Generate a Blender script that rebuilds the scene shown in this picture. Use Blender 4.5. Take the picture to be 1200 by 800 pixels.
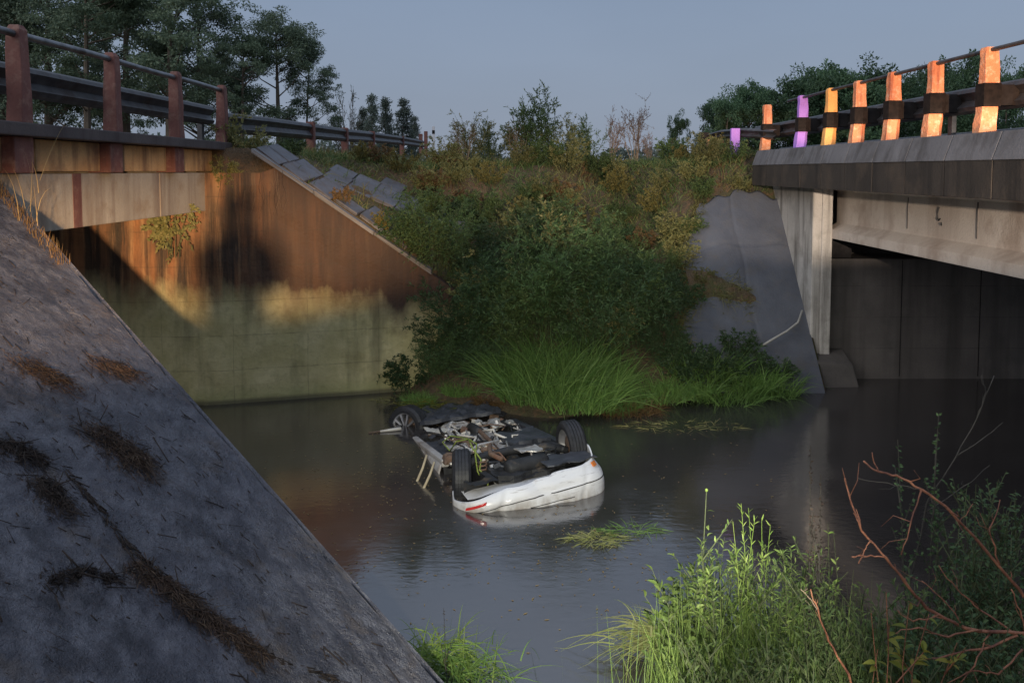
import bpy, bmesh, math, random
import numpy as np
from mathutils import Vector, Matrix, Euler

sc = bpy.context.scene
for o in list(bpy.data.objects):
    bpy.data.objects.remove(o)
COL = sc.collection
R = math.radians

# ------------------------------------------------------------------ camera
EYE = 4.1
F = 950.0
PITCH = R(3.5)
Y0 = 200 + F * math.tan(PITCH)
cd = bpy.data.cameras.new('camera')
cd.sensor_width = 36
cd.lens = 36 * F / 1200
cd.shift_y = -(400 - Y0) / 1200
cd.clip_start = 0.05
cd.clip_end = 3000
cam = bpy.data.objects.new('camera', cd)
COL.objects.link(cam)
cam.location = (0, 0, EYE)
cam.rotation_euler = (R(90) - PITCH, 0, 0)
sc.camera = cam

# ------------------------------------------------------------------ world, sun, exposure
SUN_EL, SUN_AZ = R(27), R(230)
w = bpy.data.worlds.new('World')
sc.world = w
w.use_nodes = True
nt = w.node_tree
nt.nodes.clear()
wo = nt.nodes.new('ShaderNodeOutputWorld')
bg = nt.nodes.new('ShaderNodeBackground')
sky = nt.nodes.new('ShaderNodeTexSky')
sky.sky_type = 'NISHITA'
sky.sun_disc = False
sky.sun_elevation = SUN_EL
sky.sun_rotation = SUN_AZ
sky.air_density = 1.0
sky.dust_density = 3.0
tc = nt.nodes.new('ShaderNodeTexCoord')
sep = nt.nodes.new('ShaderNodeSeparateXYZ')
nt.links.new(tc.outputs['Generated'], sep.inputs[0])
rmp = nt.nodes.new('ShaderNodeValToRGB')
rmp.color_ramp.elements[0].position = 0.0
rmp.color_ramp.elements[0].color = (3.35, 3.90, 4.95, 1)
rmp.color_ramp.elements[1].position = 1.0       # an overcast sky is brightest overhead
rmp.color_ramp.elements[1].color = (6.4, 7.3, 9.0, 1)
el = rmp.color_ramp.elements.new(0.25)
el.color = (2.66, 3.50, 4.95, 1)
nt.links.new(sep.outputs['Z'], rmp.inputs[0])
ns = nt.nodes.new('ShaderNodeTexNoise')
ns.inputs['Scale'].default_value = 1.6
ns.inputs['Detail'].default_value = 4
mp = nt.nodes.new('ShaderNodeMapping')
mp.inputs['Scale'].default_value = (1, 1, 3)
nt.links.new(tc.outputs['Generated'], mp.inputs[0])
nt.links.new(mp.outputs[0], ns.inputs['Vector'])
nr = nt.nodes.new('ShaderNodeMapRange')
nr.inputs['From Min'].default_value = 0.3
nr.inputs['From Max'].default_value = 0.7
nr.inputs['To Min'].default_value = 0.93
nr.inputs['To Max'].default_value = 1.07
nt.links.new(ns.outputs[0], nr.inputs[0])
mul = nt.nodes.new('ShaderNodeVectorMath')
mul.operation = 'SCALE'
nt.links.new(rmp.outputs[0], mul.inputs[0])
nt.links.new(nr.outputs[0], mul.inputs['Scale'])
mx = nt.nodes.new('ShaderNodeMix')
mx.data_type = 'RGBA'
mx.inputs['Factor'].default_value = 0.9          # overcast: thick cloud hides most of the clear sky
nt.links.new(sky.outputs[0], mx.inputs['A'])
nt.links.new(mul.outputs[0], mx.inputs['B'])
nt.links.new(mx.outputs['Result'], bg.inputs['Color'])
bg.inputs['Strength'].default_value = 0.085
nt.links.new(bg.outputs[0], wo.inputs[0])

sl = bpy.data.lights.new('sun', 'SUN')
sl.energy = 0.85
sl.angle = R(45)
sl.color = (1.0, 0.95, 0.9)
so = bpy.data.objects.new('sun', sl)
COL.objects.link(so)
so.rotation_euler = (R(90) - SUN_EL, 0, R(180) - SUN_AZ)


def spot(name, loc, target, power, color, size, blend, rad=0.05, sx=1.0, sy=1.0):
    l = bpy.data.lights.new(name, 'SPOT')
    l.energy = power
    l.color = color
    l.spot_size = R(size)
    l.spot_blend = blend
    l.shadow_soft_size = rad
    o = bpy.data.objects.new(name, l)
    COL.objects.link(o)
    o.location = loc
    d = Vector(target) - Vector(loc)
    o.rotation_euler = d.to_track_quat('-Z', 'Y').to_euler()
    o.scale = (sx, sy, 1)
    return o


# lamps of the vehicles standing on the road behind the photographer, and a torch
spot('headlight', (2.16, -6.8, 4.22), (-5.0, 14.2, 2.88), 27000, (1.0, 0.66, 0.36), 25, 0.95, 0.13, 1.0, 0.34)
spot('headlight', (2.90, -6.8, 4.22), (4.9, 14.2, 3.80), 16500, (1.0, 0.80, 0.62), 40, 0.6, 0.05, 1.0, 0.2)
spot('headlight', (0.8, -9.0, 4.75), (6.0, 12.5, 5.25), 27000, (1.0, 0.56, 0.31), 15, 0.5, 0.05, 1.0, 0.26)
spot('torch', (-0.25, -0.9, 4.25), (0.75, 6.0, 1.5), 3300, (1.0, 0.95, 0.78), 44, 1.0, 0.05)

sc.view_settings.view_transform = 'Standard'
sc.view_settings.look = 'None'
sc.view_settings.exposure = 0.0
sc.view_settings.gamma = 1.0


# ------------------------------------------------------------------ helpers
def at(px, py, Y):
    """point at depth Y seen at photograph pixel (px, py)"""
    u = (px - 600) / F
    v = (Y0 - py) / F
    d = Vector((u, math.cos(PITCH) + v * math.sin(PITCH), -math.sin(PITCH) + v * math.cos(PITCH)))
    return Vector((0, 0, EYE)) + d * (Y / d.y)


def atz(px, py, z):
    u = (px - 600) / F
    v = (Y0 - py) / F
    d = Vector((u, math.cos(PITCH) + v * math.sin(PITCH), -math.sin(PITCH) + v * math.cos(PITCH)))
    return Vector((0, 0, EYE)) + d * ((z - EYE) / d.z)


def link(o, parent=None):
    COL.objects.link(o)
    if parent is not None:
        o.parent = parent
    return o


def thing(name, label, cat, loc=(0, 0, 0), rot=(0, 0, 0), group=None):
    o = bpy.data.objects.new(name, None)
    o.empty_display_size = 0.2
    COL.objects.link(o)
    o.location = loc
    o.rotation_euler = rot
    return tag(o, label, cat, group)


def tag(o, label=None, cat=None, group=None, kind=None):
    if label:
        o['label'] = label
    if cat:
        o['category'] = cat
    if group:
        o['group'] = group
    if kind:
        o['kind'] = kind
    return o


def copy_thing(src, label=None):
    r = src.copy()
    COL.objects.link(r)
    if label:
        r['label'] = label
    for ch in src.children:
        c = ch.copy()
        COL.objects.link(c)
        c.parent = r
        for g in ch.children:
            d = g.copy()
            COL.objects.link(d)
            d.parent = c
    return r


def np_obj(name, V, Fc, mat, parent=None, smooth=False):
    me = bpy.data.meshes.new(name)
    V = np.asarray(V, dtype=np.float32)
    Fc = np.asarray(Fc, dtype=np.int32)
    k = Fc.shape[1]
    me.vertices.add(len(V))
    me.vertices.foreach_set('co', V.ravel())
    me.loops.add(Fc.size)
    me.loops.foreach_set('vertex_index', Fc.ravel())
    me.polygons.add(len(Fc))
    me.polygons.foreach_set('loop_start', np.arange(0, Fc.size, k, dtype=np.int32))
    if smooth:
        me.polygons.foreach_set('use_smooth', np.ones(len(Fc), dtype=bool))
    me.update(calc_edges=True)
    me.materials.append(mat)
    return link(bpy.data.objects.new(name, me), parent)


class MB:
    def __init__(self):
        self.v, self.f = [], []

    def poly(self, pts, faces):
        n = len(self.v)
        self.v += [tuple(p) for p in pts]
        self.f += [tuple(i + n for i in f) for f in faces]
        return self

    def box(self, c, s, rot=None):
        c = Vector(c)
        m = rot.to_matrix() if rot is not None else Matrix.Identity(3)
        P = [c + m @ Vector((x * s[0] / 2, y * s[1] / 2, z * s[2] / 2)) for x, y, z in
             ((-1, -1, -1), (1, -1, -1), (1, 1, -1), (-1, 1, -1), (-1, -1, 1), (1, -1, 1), (1, 1, 1), (-1, 1, 1))]
        return self.poly(P, [(3, 2, 1, 0), (4, 5, 6, 7), (0, 1, 5, 4), (1, 2, 6, 5), (2, 3, 7, 6), (3, 0, 4, 7)])

    def hexa(self, b, t):
        """bottom quad b (ccw from above), top quad t"""
        return self.poly(list(b) + list(t), [(3, 2, 1, 0), (4, 5, 6, 7), (0, 1, 5, 4), (1, 2, 6, 5), (2, 3, 7, 6), (3, 0, 4, 7)])

    def tube(self, path, rad, n=8, cap=True):
        path = [Vector(p) for p in path]
        k = len(path)
        if not hasattr(rad, '__len__'):
            rad = [rad] * k
        ring0 = len(self.v)
        up = Vector((0, 0, 1))
        for i, p in enumerate(path):
            d = path[min(i + 1, k - 1)] - path[max(i - 1, 0)]
            if d.length < 1e-9:
                d = Vector((0, 0, 1))
            d.normalize()
            a = d.cross(up)
            if a.length < 0.05:
                a = d.cross(Vector((1, 0, 0)))
            a.normalize()
            b = d.cross(a)
            for j in range(n):
                t = 2 * math.pi * j / n
                self.v.append(tuple(p + (a * math.cos(t) + b * math.sin(t)) * rad[i]))
        for i in range(k - 1):
            for j in range(n):
                A = ring0 + i * n + j
                B = ring0 + i * n + (j + 1) % n
                self.f.append((A, A + n, B + n, B))
        if cap:
            self.f.append(tuple(ring0 + j for j in range(n)))
            self.f.append(tuple(ring0 + (k - 1) * n + j for j in reversed(range(n))))
        return self

    def lathe(self, prof, c, axis, n=32, closed=False):
        """prof: list of (along axis, radius)"""
        c = Vector(c)
        ax = Vector(axis).normalized()
        a = ax.orthogonal().normalized()
        b = ax.cross(a)
        s = len(self.v)
        for (h, r) in prof:
            for j in range(n):
                t = 2 * math.pi * j / n
                self.v.append(tuple(c + ax * h + (a * math.cos(t) + b * math.sin(t)) * r))
        m = len(prof)
        for i in range(m if closed else m - 1):
            for j in range(n):
                A = s + i * n + j
                B = s + i * n + (j + 1) % n
                C = s + ((i + 1) % m) * n
                self.f.append((A, B, C + (j + 1) % n, C + j))
        return self

    def build(self, name, mat, parent=None, bevel=0.0, smooth=False, jitter=0.0, seed=0, segs=2):
        me = bpy.data.meshes.new(name)
        me.from_pydata(self.v, [], self.f)
        me.update()
        bm = bmesh.new()
        bm.from_mesh(me)
        bmesh.ops.recalc_face_normals(bm, faces=bm.faces)
        if bevel:
            bmesh.ops.bevel(bm, geom=[e for e in bm.edges if e.calc_face_angle(0) > 0.5], offset=bevel, segments=segs,
                            affect='EDGES', profile=0.6, clamp_overlap=True)
        if jitter:
            rr = random.Random(seed)
            for v in bm.verts:
                v.co += Vector((rr.uniform(-1, 1), rr.uniform(-1, 1), rr.uniform(-1, 1))) * jitter
        bm.to_mesh(me)
        bm.free()
        if smooth:
            for p in me.polygons:
                p.use_smooth = True
        me.materials.append(mat)
        return link(bpy.data.objects.new(name, me), parent)


# ------------------------------------------------------------------ materials
def newmat(name):
    m = bpy.data.materials.new(name)
    m.use_nodes = True
    t = m.node_tree
    t.nodes.clear()
    out = t.nodes.new('ShaderNodeOutputMaterial')
    p = t.nodes.new('ShaderNodeBsdfPrincipled')
    t.links.new(p.outputs[0], out.inputs[0])
    return m, t, p, out


def nd(t, kind, **kw):
    n = t.nodes.new(kind)
    for k, v in kw.items():
        if k in n.inputs:
            n.inputs[k].default_value = v
        else:
            setattr(n, k, v)
    return n


def c4(c):
    return (c[0], c[1], c[2], 1)


def noise_fac(t, scale, lo=0.35, hi=0.65, stretch=(1, 1, 1), detail=5, rough=0.6, coord='Object', off=(0, 0, 0)):
    tcn = t.nodes.new('ShaderNodeTexCoord')
    m = t.nodes.new('ShaderNodeMapping')
    m.inputs['Scale'].default_value = stretch
    m.inputs['Location'].default_value = off
    if coord == 'World':
        g = t.nodes.new('ShaderNodeNewGeometry')
        t.links.new(g.outputs['Position'], m.inputs[0])
    else:
        t.links.new(tcn.outputs[coord], m.inputs[0])
    n = nd(t, 'ShaderNodeTexNoise', Scale=scale, Detail=detail, Roughness=rough)
    t.links.new(m.outputs[0], n.inputs['Vector'])
    r = nd(t, 'ShaderNodeMapRange')
    r.inputs['From Min'].default_value = lo
    r.inputs['From Max'].default_value = hi
    t.links.new(n.outputs[0], r.inputs[0])
    return r.outputs[0]


def mixc(t, fac, a, b, mode='MIX'):
    m = t.nodes.new('ShaderNodeMix')
    m.data_type = 'RGBA'
    m.blend_type = mode
    for key, val in (('Factor', fac), ('A', a), ('B', b)):
        if isinstance(val, (tuple, list)):
            m.inputs[key].default_value = c4(val)
        elif isinstance(val, (int, float)):
            m.inputs[key].default_value = val
        else:
            t.links.new(val, m.inputs[key])
    return m.outputs['Result']


def fmul(t, a, b, op='MULTIPLY'):
    m = t.nodes.new('ShaderNodeMath')
    m.operation = op
    for i, val in enumerate((a, b)):
        if isinstance(val, (int, float)):
            m.inputs[i].default_value = val
        else:
            t.links.new(val, m.inputs[i])
    return m.outputs[0]


def height_fac(t, z0, z1, axis='Z'):
    g = t.nodes.new('ShaderNodeNewGeometry')
    s = t.nodes.new('ShaderNodeSeparateXYZ')
    t.links.new(g.outputs['Position'], s.inputs[0])
    r = nd(t, 'ShaderNodeMapRange')
    r.inputs['From Min'].default_value = z0
    r.inputs['From Max'].default_value = z1
    t.links.new(s.outputs[axis], r.inputs[0])
    return r.outputs[0]


def bump(t, p, h, strength=0.3, dist=0.02):
    b = nd(t, 'ShaderNodeBump', Strength=strength, Distance=dist)
    t.links.new(h, b.inputs['Height'])
    t.links.new(b.outputs[0], p.inputs['Normal'])


def simple(name, a, b=None, rough=0.6, metal=0.0, scale=8, bmp=0.0, lo=0.35, hi=0.65, stretch=(1, 1, 1), dirt=None, spec=0.5,
           dirtlo=0.5, dirthi=0.7, dirtscale=3):
    m, t, p, o = newmat(name)
    f = noise_fac(t, scale, lo, hi, stretch)
    col = mixc(t, f, a, b or tuple(min(1, x * 1.25) for x in a))
    if dirt:
        col = mixc(t, noise_fac(t, dirtscale, dirtlo, dirthi, stretch, off=(3, 7, 1)), col, dirt)
    t.links.new(col, p.inputs['Base Color'])
    p.inputs['Roughness'].default_value = rough
    p.inputs['Metallic'].default_value = metal
    p.inputs['Specular IOR Level'].default_value = spec
    if bmp:
        bump(t, p, noise_fac(t, scale * 6, 0.2, 0.8), bmp, 0.01)
    return m


def leafmat(name, cols, rough=0.55, trans=0.3):
    m, t, p, o = newmat(name)
    g = t.nodes.new('ShaderNodeNewGeometry')
    r = t.nodes.new('ShaderNodeValToRGB')
    e = r.color_ramp.elements
    e[0].color = c4(cols[0])
    e[1].color = c4(cols[-1])
    for i in range(1, len(cols) - 1):
        x = e.new(i / (len(cols) - 1))
        x.color = c4(cols[i])
    t.links.new(g.outputs['Random Per Island'], r.inputs[0])
    oi = t.nodes.new('ShaderNodeObjectInfo')
    hv = nd(t, 'ShaderNodeHueSaturation')
    mr = nd(t, 'ShaderNodeMapRange')
    mr.inputs['To Min'].default_value = 0.75
    mr.inputs['To Max'].default_value = 1.3
    t.links.new(oi.outputs['Random'], mr.inputs[0])
    t.links.new(mr.outputs[0], hv.inputs['Value'])
    t.links.new(r.outputs[0], hv.inputs['Color'])
    t.links.new(hv.outputs[0], p.inputs['Base Color'])
    p.inputs['Roughness'].default_value = rough
    p.inputs['Specular IOR Level'].default_value = 0.3
    tr = t.nodes.new('ShaderNodeBsdfTranslucent')
    t.links.new(hv.outputs[0], tr.inputs['Color'])
    mxs = nd(t, 'ShaderNodeMixShader')
    mxs.inputs[0].default_value = trans
    t.links.new(p.outputs[0], mxs.inputs[1])
    t.links.new(tr.outputs[0], mxs.inputs[2])
    t.links.new(mxs.outputs[0], o.inputs[0])
    return m


M = {}
# near slope: wet dark blue-grey concrete
m, t, p, o = newmat('wet slope concrete')
base = mixc(t, noise_fac(t, 0.9, 0.3, 0.7, coord='World'), (0.044, 0.045, 0.058), (0.115, 0.117, 0.147))
base = mixc(t, fmul(t, noise_fac(t, 1.3, 0.5, 0.66, (0.5, 2.6, 1), coord='World', off=(2, 9, 0), detail=7), 0.6), base, (0.03, 0.03, 0.036))
base = mixc(t, noise_fac(t, 5, 0.42, 0.62, coord='World'), base, (0.15, 0.152, 0.18))
base = mixc(t, fmul(t, noise_fac(t, 26, 0.5, 0.68, (0.5, 1, 1), coord='World', detail=8), 0.75), base, (0.085, 0.08, 0.095))
base = mixc(t, fmul(t, noise_fac(t, 3.2, 0.56, 0.68, coord='World', off=(4, 2, 0)), 0.6), base, (0.12, 0.095, 0.08))
t.links.new(base, p.inputs['Base Color'])
rf = nd(t, 'ShaderNodeMapRange')
rf.inputs['To Min'].default_value = 0.16
rf.inputs['To Max'].default_value = 0.48
t.links.new(noise_fac(t, 3.5, 0.35, 0.65, coord='World'), rf.inputs[0])
t.links.new(rf.outputs[0], p.inputs['Roughness'])
hh = fmul(t, noise_fac(t, 30, 0.2, 0.8, coord='World', detail=8), noise_fac(t, 90, 0.1, 0.9, coord='World', detail=3), 'ADD')
bump(t, p, fmul(t, hh, fmul(t, noise_fac(t, 9, 0.3, 0.7, (0.35, 1, 1), coord='World', detail=6), 1.5), 'ADD'), 0.8, 0.02)
M['slope'] = m

m, t, p, o = newmat('lining concrete')
base = mixc(t, noise_fac(t, 1.2, 0.3, 0.7, coord='World'), (0.066, 0.072, 0.09), (0.115, 0.124, 0.15))
base = mixc(t, fmul(t, noise_fac(t, 5, 0.5, 0.75, coord='World', detail=9), 0.45), base, (0.12, 0.11, 0.105))
base = mixc(t, fmul(t, noise_fac(t, 1.3, 0.54, 0.7, coord='World', off=(1, 5, 2)), 0.6), base, (0.10, 0.09, 0.075))
t.links.new(base, p.inputs['Base Color'])
p.inputs['Roughness'].default_value = 0.6
bump(t, p, noise_fac(t, 25, 0.2, 0.8, coord='World', detail=8), 0.4, 0.015)
M['lining'] = m


def form_lines(t, step, axis, width):
    g_ = t.nodes.new('ShaderNodeNewGeometry')
    s_ = t.nodes.new('ShaderNodeSeparateXYZ')
    t.links.new(g_.outputs['Position'], s_.inputs[0])
    wob = fmul(t, noise_fac(t, 1.5, 0.0, 1.0, coord='World'), 0.04)
    f_ = fmul(t, fmul(t, fmul(t, s_.outputs[axis], wob, 'ADD'), 1.0 / step), 0.0, 'ADD')
    fr = t.nodes.new('ShaderNodeMath')
    fr.operation = 'FRACT'
    t.links.new(f_, fr.inputs[0])
    return fmul(t, fr.outputs[0], width / step, 'LESS_THAN')


# far abutment wall: rust streaks over algae; yellow light below put into the colour
m, t, p, o = newmat('stained abutment')
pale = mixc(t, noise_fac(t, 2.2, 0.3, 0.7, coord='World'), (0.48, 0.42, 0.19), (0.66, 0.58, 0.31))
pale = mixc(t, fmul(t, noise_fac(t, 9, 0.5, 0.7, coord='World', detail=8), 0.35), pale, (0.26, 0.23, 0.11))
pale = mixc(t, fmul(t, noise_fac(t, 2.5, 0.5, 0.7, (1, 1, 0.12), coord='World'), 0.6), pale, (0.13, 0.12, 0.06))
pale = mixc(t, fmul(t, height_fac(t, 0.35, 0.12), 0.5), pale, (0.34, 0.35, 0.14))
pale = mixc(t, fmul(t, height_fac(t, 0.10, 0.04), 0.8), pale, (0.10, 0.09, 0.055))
rust = mixc(t, noise_fac(t, 3.0, 0.36, 0.64, (1, 1, 0.09), coord='World'), (0.46, 0.20, 0.08), (0.07, 0.045, 0.03))
rust = mixc(t, fmul(t, noise_fac(t, 7, 0.5, 0.7, (1, 1, 0.06), coord='World', off=(2, 0, 0)), 0.8), rust, (0.50, 0.29, 0.14))
rust = mixc(t, fmul(t, noise_fac(t, 5.5, 0.49, 0.60, (1, 1, 0.05), coord='World', off=(8, 0, 0), detail=8), 0.85), rust, (0.028, 0.020, 0.015))
rust = mixc(t, fmul(t, noise_fac(t, 1.1, 0.45, 0.7, coord='World', off=(7, 0, 0)), 0.55), rust, (0.05, 0.045, 0.03))
sx_ = t.nodes.new('ShaderNodeMapRange')
sx_.inputs['From Min'].default_value = -4.75
sx_.inputs['From Max'].default_value = -3.8
gq = t.nodes.new('ShaderNodeNewGeometry')
sq_ = t.nodes.new('ShaderNodeSeparateXYZ')
t.links.new(gq.outputs['Position'], sq_.inputs[0])
t.links.new(fmul(t, sq_.outputs['X'], fmul(t, noise_fac(t, 2.5, 0.2, 0.8, (1, 1, 0.15), coord='World', off=(5, 1, 0)), 0.9), 'ADD'), sx_.inputs[0])
rust = mixc(t, fmul(t, sx_.outputs[0], 0.88), rust, (0.050, 0.028, 0.019))
edge = fmul(t, noise_fac(t, 1.6, 0.0, 1.0, (1, 1, 0.5), coord='World'), 1.6, 'MULTIPLY')
hf = t.nodes.new('ShaderNodeMapRange')
g = t.nodes.new('ShaderNodeNewGeometry')
s = t.nodes.new('ShaderNodeSeparateXYZ')
t.links.new(g.outputs['Position'], s.inputs[0])
zz = fmul(t, s.outputs['Z'], edge, 'ADD')
# the stain reaches lower towards the right end of the wall
zz = fmul(t, zz, fmul(t, s.outputs['X'], 0.10, 'MULTIPLY'), 'ADD')
hf.inputs['From Min'].default_value = 1.75
hf.inputs['From Max'].default_value = 2.45
t.links.new(zz, hf.inputs[0])
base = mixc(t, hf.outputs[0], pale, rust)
fl_ = fmul(t, fmul(t, form_lines(t, 0.61, 'Z', 0.018), form_lines(t, 1.22, 'X', 0.014), 'MAXIMUM'), noise_fac(t, 4, 0.35, 0.55, coord='World'))
base = mixc(t, fmul(t, fl_, 0.3), base, (0.05, 0.04, 0.025))
t.links.new(base, p.inputs['Base Color'])
p.inputs['Roughness'].default_value = 0.75
bump(t, p, noise_fac(t, 18, 0.2, 0.8, coord='World', detail=9), 0.5, 0.02)
M['abut'] = m


def concrete(name, a, b, streak, sfac=0.6, sscale=3.0, rough=0.75, blot=None, bs=2.0, bstr=0.35, lines=False):
    m, t, p, o = newmat(name)
    col = mixc(t, noise_fac(t, 1.4, 0.3, 0.7, coord='World'), a, b)
    if blot:
        col = mixc(t, fmul(t, noise_fac(t, bs, 0.5, 0.68, coord='World', off=(9, 3, 2), detail=7), 0.75), col, blot)
    col = mixc(t, fmul(t, noise_fac(t, sscale, 0.5, 0.7, (1, 1, 0.07), coord='World', detail=7), sfac), col, streak)
    col = mixc(t, fmul(t, noise_fac(t, 40, 0.5, 0.7, coord='World'), 0.25), col, tuple(x * 0.5 for x in a))
    if lines:
        fl_ = fmul(t, form_lines(t, 0.62, 'Z', 0.014), noise_fac(t, 3, 0.35, 0.55, coord='World'))
        col = mixc(t, fmul(t, fl_, 0.5), col, tuple(x * 0.35 for x in a))
    t.links.new(col, p.inputs['Base Color'])
    p.inputs['Roughness'].default_value = rough
    bump(t, p, noise_fac(t, 28, 0.2, 0.8, coord='World', detail=8), bstr, 0.01)
    return m


M['girder_old'] = concrete('old girder concrete', (0.36, 0.31, 0.25), (0.48, 0.42, 0.34), (0.16, 0.10, 0.075), 0.7, 2.6, blot=(0.30, 0.22, 0.15))
M['edge_old'] = concrete('rusty deck edge', (0.50, 0.27, 0.11), (0.66, 0.42, 0.20), (0.10, 0.045, 0.03), 1.0, 3.2, blot=(0.16, 0.075, 0.045))
M['kerb_old'] = concrete('dark deck kerb', (0.075, 0.06, 0.06), (0.12, 0.095, 0.09), (0.05, 0.03, 0.03), 0.6, 4.0)
M['post_old'] = concrete('red brown post', (0.15, 0.055, 0.045), (0.23, 0.095, 0.075), (0.06, 0.03, 0.03), 0.6, 6.0, blot=(0.30, 0.17, 0.13), bs=9)
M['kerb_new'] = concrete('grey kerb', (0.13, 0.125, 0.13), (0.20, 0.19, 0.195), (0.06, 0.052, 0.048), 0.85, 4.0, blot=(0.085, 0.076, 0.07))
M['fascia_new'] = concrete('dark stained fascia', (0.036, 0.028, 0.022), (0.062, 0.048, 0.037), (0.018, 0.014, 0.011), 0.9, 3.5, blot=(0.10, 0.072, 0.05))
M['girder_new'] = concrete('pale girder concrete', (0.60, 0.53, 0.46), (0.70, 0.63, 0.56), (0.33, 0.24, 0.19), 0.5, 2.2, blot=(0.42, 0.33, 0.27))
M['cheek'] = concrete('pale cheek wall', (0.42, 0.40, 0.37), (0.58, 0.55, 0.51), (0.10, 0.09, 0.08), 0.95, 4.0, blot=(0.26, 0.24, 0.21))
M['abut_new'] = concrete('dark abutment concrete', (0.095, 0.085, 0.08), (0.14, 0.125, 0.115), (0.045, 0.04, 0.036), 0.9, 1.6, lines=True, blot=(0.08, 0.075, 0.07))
M['slab'] = concrete('grey paving slab', (0.085, 0.087, 0.102), (0.145, 0.148, 0.172), (0.05, 0.04, 0.034), 0.5, 6.0, blot=(0.10, 0.075, 0.06), bs=5, rough=0.5)
M['coping'] = concrete('pale coping', (0.15, 0.148, 0.155), (0.23, 0.226, 0.235), (0.16, 0.13, 0.11), 0.6, 5.0, blot=(0.2, 0.17, 0.14), bs=5)
M['steel'] = simple('galvanised steel', (0.16, 0.165, 0.18), (0.27, 0.275, 0.29), rough=0.42, metal=0.7, scale=6, dirt=(0.07, 0.055, 0.05))
M['dark_steel'] = simple('dark steel beam', (0.05, 0.05, 0.055), (0.10, 0.10, 0.105), rough=0.5, metal=0.4, scale=6, dirt=(0.05, 0.035, 0.03))
M['block'] = simple('dark spacer block', (0.013, 0.012, 0.013), (0.026, 0.024, 0.025), rough=0.8, spec=.15)
M['post_orange'] = concrete('orange painted post', (0.62, 0.22, 0.10), (0.78, 0.36, 0.19), (0.26, 0.07, 0.04), 0.95, 11.0, blot=(0.84, 0.58, 0.40), bs=14, bstr=.8)
M['post_yellow'] = concrete('yellow orange post', (0.80, 0.38, 0.10), (0.86, 0.50, 0.18), (0.45, 0.16, 0.05), 0.4, 7.0)
M['post_lilac_light'] = concrete('lilac light on post', (0.34, 0.17, 0.70), (0.45, 0.26, 0.80), (0.42, 0.14, 0.36), 0.4, 7.0)  # bluish police light on two posts, put into their base colour
M['post_band'] = simple('dark post band', (0.010, 0.009, 0.009), (0.022, 0.018, 0.017), rough=0.85, scale=15, spec=.15)
M['asphalt'] = simple('asphalt', (0.04, 0.04, 0.042), (0.06, 0.06, 0.06), rough=0.85, scale=30, bmp=0.3)
M['white_line'] = simple('road paint', (0.7, 0.7, 0.68), (0.8, 0.8, 0.78), rough=0.7)
M['mark'] = simple('black marking', (0.02, 0.02, 0.02), (0.03, 0.03, 0.03), rough=0.7)
M['bark'] = simple('bark', (0.10, 0.075, 0.055), (0.20, 0.16, 0.12), rough=0.9, scale=5, stretch=(1, 1, 0.2), bmp=0.3)
M['stem'] = simple('stem', (0.045, 0.06, 0.025), (0.08, 0.095, 0.04), rough=0.8, scale=10)
M['drystem'] = simple('dry stem', (0.22, 0.16, 0.11), (0.34, 0.26, 0.18), rough=0.85, scale=10)
M['redbranch'] = simple('red brown branch', (0.12, 0.045, 0.03), (0.36, 0.15, 0.08), rough=0.55, scale=18, bmp=0.4, dirt=(0.14, 0.05, 0.03))
M['twig'] = simple('grey twig', (0.035, 0.032, 0.028), (0.075, 0.068, 0.056), rough=0.8, scale=10)
M['debris'] = leafmat('debris', [(0.020, 0.016, 0.014), (0.05, 0.035, 0.027), (0.035, 0.025, 0.02)], 0.8, 0.0)
M['deadgrass'] = leafmat('dead grass', [(0.04, 0.027, 0.02), (0.11, 0.07, 0.05), (0.07, 0.043, 0.03), (0.19, 0.135, 0.09)], 0.8, 0.1)
M['straw'] = leafmat('straw', [(0.30, 0.21, 0.09), (0.46, 0.34, 0.16), (0.36, 0.24, 0.12)], 0.7, 0.2)
M['leaf_dark'] = leafmat('dark leaves', [(0.030, 0.060, 0.029), (0.056, 0.102, 0.042), (0.092, 0.15, 0.06)])
M['leaf_green'] = leafmat('green leaves', [(0.05, 0.095, 0.036), (0.085, 0.145, 0.052), (0.12, 0.19, 0.07)])
M['leaf_mid'] = leafmat('mid leaves', [(0.062, 0.105, 0.036), (0.11, 0.165, 0.055), (0.155, 0.205, 0.07)])
M['leaf_olive'] = leafmat('olive leaves', [(0.14, 0.15, 0.055), (0.24, 0.235, 0.085), (0.32, 0.28, 0.115)])
M['leaf_yellow'] = leafmat('yellow leaves', [(0.14, 0.125, 0.04), (0.22, 0.19, 0.055), (0.18, 0.14, 0.05)])
M['leaf_brown'] = leafmat('brown leaves', [(0.14, 0.085, 0.04), (0.24, 0.14, 0.06), (0.17, 0.12, 0.05)])
M['leaf_pink'] = leafmat('pinkish seed heads', [(0.25, 0.17, 0.15), (0.36, 0.26, 0.23), (0.20, 0.13, 0.11)])
M['leaf_euc'] = leafmat('gum leaves', [(0.09, 0.13, 0.085), (0.14, 0.19, 0.12), (0.21, 0.255, 0.16)])
M['leaf_tree'] = leafmat('tree leaves', [(0.055, 0.105, 0.06), (0.085, 0.15, 0.075), (0.12, 0.195, 0.10)])
M['leaf_far'] = leafmat('haze pale leaves', [(0.12, 0.15, 0.125), (0.15, 0.185, 0.15), (0.18, 0.21, 0.165)])  # foliage colour paled to stand in for haze over distance
M['reed'] = leafmat('reed blades', [(0.08, 0.16, 0.04), (0.15, 0.27, 0.065), (0.21, 0.33, 0.09), (0.12, 0.2, 0.06)])
M['bright'] = leafmat('bright green leaves', [(0.18, 0.30, 0.06), (0.28, 0.40, 0.09), (0.36, 0.44, 0.14)], 0.5, 0.4)
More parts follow.
